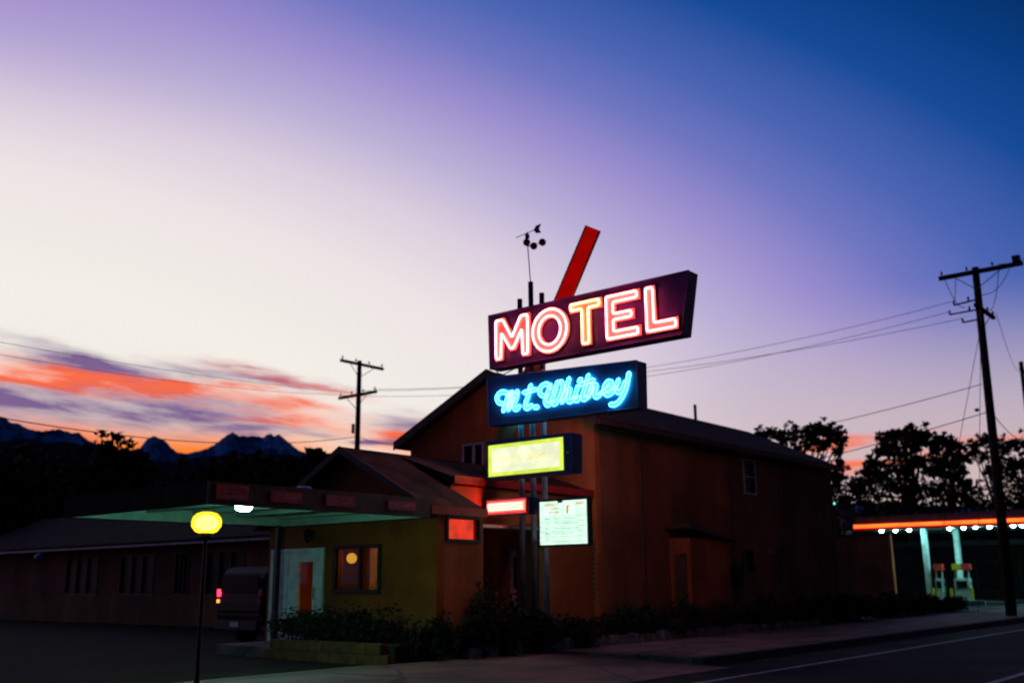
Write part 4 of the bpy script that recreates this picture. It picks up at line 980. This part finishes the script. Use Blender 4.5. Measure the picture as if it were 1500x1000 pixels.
tree(x, y, 11.4, 8, 'spreading tree with drooping right branches behind the far end of the block', 3, leaves=150, lsz=.15, m='leaf2',
     crown=crown_px([(1125, 634, 15), (1143, 638, 14), (1162, 637, 15), (1182, 634, 14), (1196, 628, 13), (1210, 630, 13), (1222, 634, 13), (1229, 645, 12), (1228, 662, 8), (1212, 646, 11), (1196, 648, 9), (1150, 652, 16), (1180, 652, 12), (1231, 678, 5), (1112, 638, 8), (1205, 655, 7)], 62))
x, y, z = ray_at(1205, 720, 64)
tree(x, y, 7.6, 5, 'dim tree close behind the far corner of the block', 4, leaves=160, lsz=.15,
     crown=crown_px([(1215, 690, 18), (1225, 712, 18), (1210, 730, 22), (1235, 735, 14), (1230, 760, 20), (1222, 700, 12)], 64))
x, y, z = ray_at(1268, 700, 80)
tree(x, y, 9.5, 6, 'slim tree with a separate lobed top left of the big dark tree', 5, leaves=150, lsz=.19,
     crown=crown_px([(1276, 678, 11), (1270, 690, 10), (1262, 702, 14), (1250, 712, 12), (1275, 715, 20), (1255, 735, 18), (1280, 745, 22), (1258, 720, 10), (1283, 690, 10)], 80))
x, y, z = ray_at(1322, 650, 84)
tree(x, y, 13.6, 8, 'big dense dark tree with a two lobed crown behind the petrol station', 6, leaves=230, lsz=.21,
     crown=crown_px([(1300, 645, 14), (1312, 638, 11), (1328, 636, 12), (1345, 634, 13), (1352, 640, 9), (1295, 660, 15), (1318, 660, 17), (1340, 655, 12), (1300, 682, 20), (1325, 685, 24), (1310, 712, 28), (1338, 712, 25), (1345, 678, 15), (1290, 700, 16), (1320, 740, 30), (1350, 740, 26), (1297, 738, 22)], 84))
x, y, z = ray_at(1385, 660, 88)
tree(x, y, 13, 8, 'dark tree with ragged right side between the big tree and the pole', 7, leaves=230, lsz=.21,
     crown=crown_px([(1368, 652, 11), (1378, 643, 9), (1388, 650, 13), (1400, 657, 12), (1372, 670, 15), (1395, 675, 17), (1408, 672, 9), (1380, 695, 20), (1365, 690, 14), (1400, 700, 15), (1368, 720, 22), (1395, 728, 24), (1415, 735, 18), (1375, 748, 24), (1412, 712, 9)], 88))
x, y, z = ray_at(1455, 660, 92)
tree(x, y, 12.6, 8, 'tree with open sky showing through beside the right utility pole', 8, leaves=130, lsz=.20, m='leaf2',
     crown=crown_px([(1430, 652, 10), (1442, 645, 10), (1455, 648, 12), (1470, 655, 11), (1440, 668, 12), (1425, 664, 7), (1462, 672, 13), (1448, 690, 8), (1430, 720, 20), (1455, 730, 24), (1478, 722, 18), (1475, 690, 10), (1440, 745, 22)], 92))
x, y, z = ray_at(1495, 660, 90)
tree(x, y, 12.4, 8, 'dark tree cut off by the right edge of the picture', 9, leaves=210, lsz=.20,
     crown=crown_px([(1490, 652, 12), (1505, 648, 14), (1485, 680, 16), (1502, 680, 20), (1490, 712, 24), (1515, 705, 25), (1485, 742, 22), (1510, 742, 26), (1530, 665, 20)], 90))
for k in range(9):   # dark undergrowth belt behind the station
    px_ = 1235+36*k; x, y, z = ray_at(px_, 742-3*(k % 3), 100)
    rnd = random.Random(200+k); t = thing('shrub', (x, y, 0), ['%s shrub of the dark belt behind the petrol station' % w_ for w_ in ('leftmost', 'second', 'third', 'fourth', 'fifth', 'sixth', 'seventh', 'eighth', 'rightmost')][k], 'shrub', 'dark shrubs behind the petrol station')
    mb = MB()
    for q in range(5): leafcloud(mb, (x+rnd.uniform(-2, 2), y+rnd.uniform(-1, 1), z*rnd.uniform(.3, .7)), (2.3, 1.6, 2.6), 330, .34, rnd, 1)
    mb.build('foliage', M['leaf'], t); MB().tube([(x, y, -.1), (x, y, z*.5)], [.15, .06], 6).build('stem', M['bark'], t)

def bush(x, y, w, dpt, h, label, seed, m='leafs', n=900, lsz=.05, base=.1, group='shrubs along the motel front'):
    rnd = random.Random(seed); t = thing('bush', (x, y, base), label, 'bush', group); mb = MB()
    k = max(4, int(w*5))
    for q in range(k):
        cx_ = x+rnd.uniform(-.36, .36)*w; cy_ = y+rnd.uniform(-.36, .36)*dpt; hh = h*rnd.uniform(.55, 1.0)
        leafcloud(mb, (cx_, cy_, base+hh*.52), (w*.30, dpt*.30, hh*.50), int(n/k), lsz, rnd, 1)
    mb.build('foliage', M[m], t)
    st_ = MB()
    for q in range(5):
        a = rnd.uniform(0, 2*pi); st_.tube([(x, y, base-.05), (x+.2*w*cos(a), y+.2*dpt*sin(a), base+h*.6)], [.03, .01], 5)
    st_.build('stem', M['bark'], t)
bush(-15.6, 13.45, 3.3, .8, .80, 'long clipped dark hedge in the planter under the office window', 1, n=4200, lsz=.045, base=.36)
bush(-13.15, 15.0, 1.35, 1.0, 1.75, 'tall rounded bush in front of the red lit side wall', 2, 'leafr', 3200, .05)
bush(-13.15, 16.25, 1.4, 1.0, 1.15, 'medium bush at the foot of the sign posts', 3, 'leafs', 2400, .05)
bush(-13.25, 13.75, 1.0, .8, .95, 'low dark bush at the office corner', 4, 'leafs', 1500, .05)
bush(-13.0, 17.6, 1.3, 1.2, .72, 'low spreading bush right of the sign posts', 5, 'leafr', 1800, .05)
rr_ = [('dark bush below the letter board, first of the front row', .78), ('second dark bush of the front row, before the shuttered window', .95), ('third bush of the front row at the block corner', 1.0),
       ('fourth bush of the front row, left of the porch', .9), ('fifth bush of the front row, left of the porch', 1.0), ('sixth bush of the front row, before the porch', .95),
       ('seventh bush of the front row, right of the porch', 1.05), ('eighth bush of the front row along the long wall', .9), ('ninth bush of the front row along the long wall', 1.1),
       ('tenth bush of the front row along the long wall', 1.0), ('eleventh bush of the front row along the long wall', 1.05), ('twelfth bush of the front row near the far corner', .95),
       ('thirteenth bush of the front row past the block', .9), ('fourteenth bush of the front row past the block', .8), ('last bush of the front row, nearest the station', .7)]
for k, (lab, h_) in enumerate(rr_):
    y = 19.0+1.55*k+(.02*k*k); bush(-13.35+random.uniform(-.1, .1), y, 1.1, 2.0, h_, lab, 20+k, 'leafs' if k % 3 else 'leafr', 2000 if k < 8 else 1300, .055 if k < 8 else .075, .14)
# stone edging along the pavement
eg = thing('stone_edging', (-12.85, 17, .15), 'row of rough stones edging the planting bed along the pavement', 'edging')
rnd = random.Random(77); y = 14.4
while y < 30:
    w_ = rnd.uniform(.26, .48); h_ = rnd.uniform(.14, .24); x = -12.86+rnd.uniform(-.04, .04)
    pts = [(a*rnd.uniform(.8, 1.1), b*rnd.uniform(.8, 1.1)) for a, b in ((-.13, -w_/2), (.13, -w_/2), (.13, w_/2), (-.13, w_/2))]
    v = [(x+a, y+b, .12) for a, b in pts]+[(x+a*.75, y+b*.8, .14+h_*rnd.uniform(.85, 1.1)) for a, b in pts]
    MB().add(v, [(0, 3, 2, 1), (4, 5, 6, 7), (0, 1, 5, 4), (1, 2, 6, 5), (2, 3, 7, 6), (3, 0, 4, 7)]).build('stone', M['stone'], eg, bevel=.02); y += w_+.03
for o in bpy.data.objects:
    if '_o' in o: del o['_o']
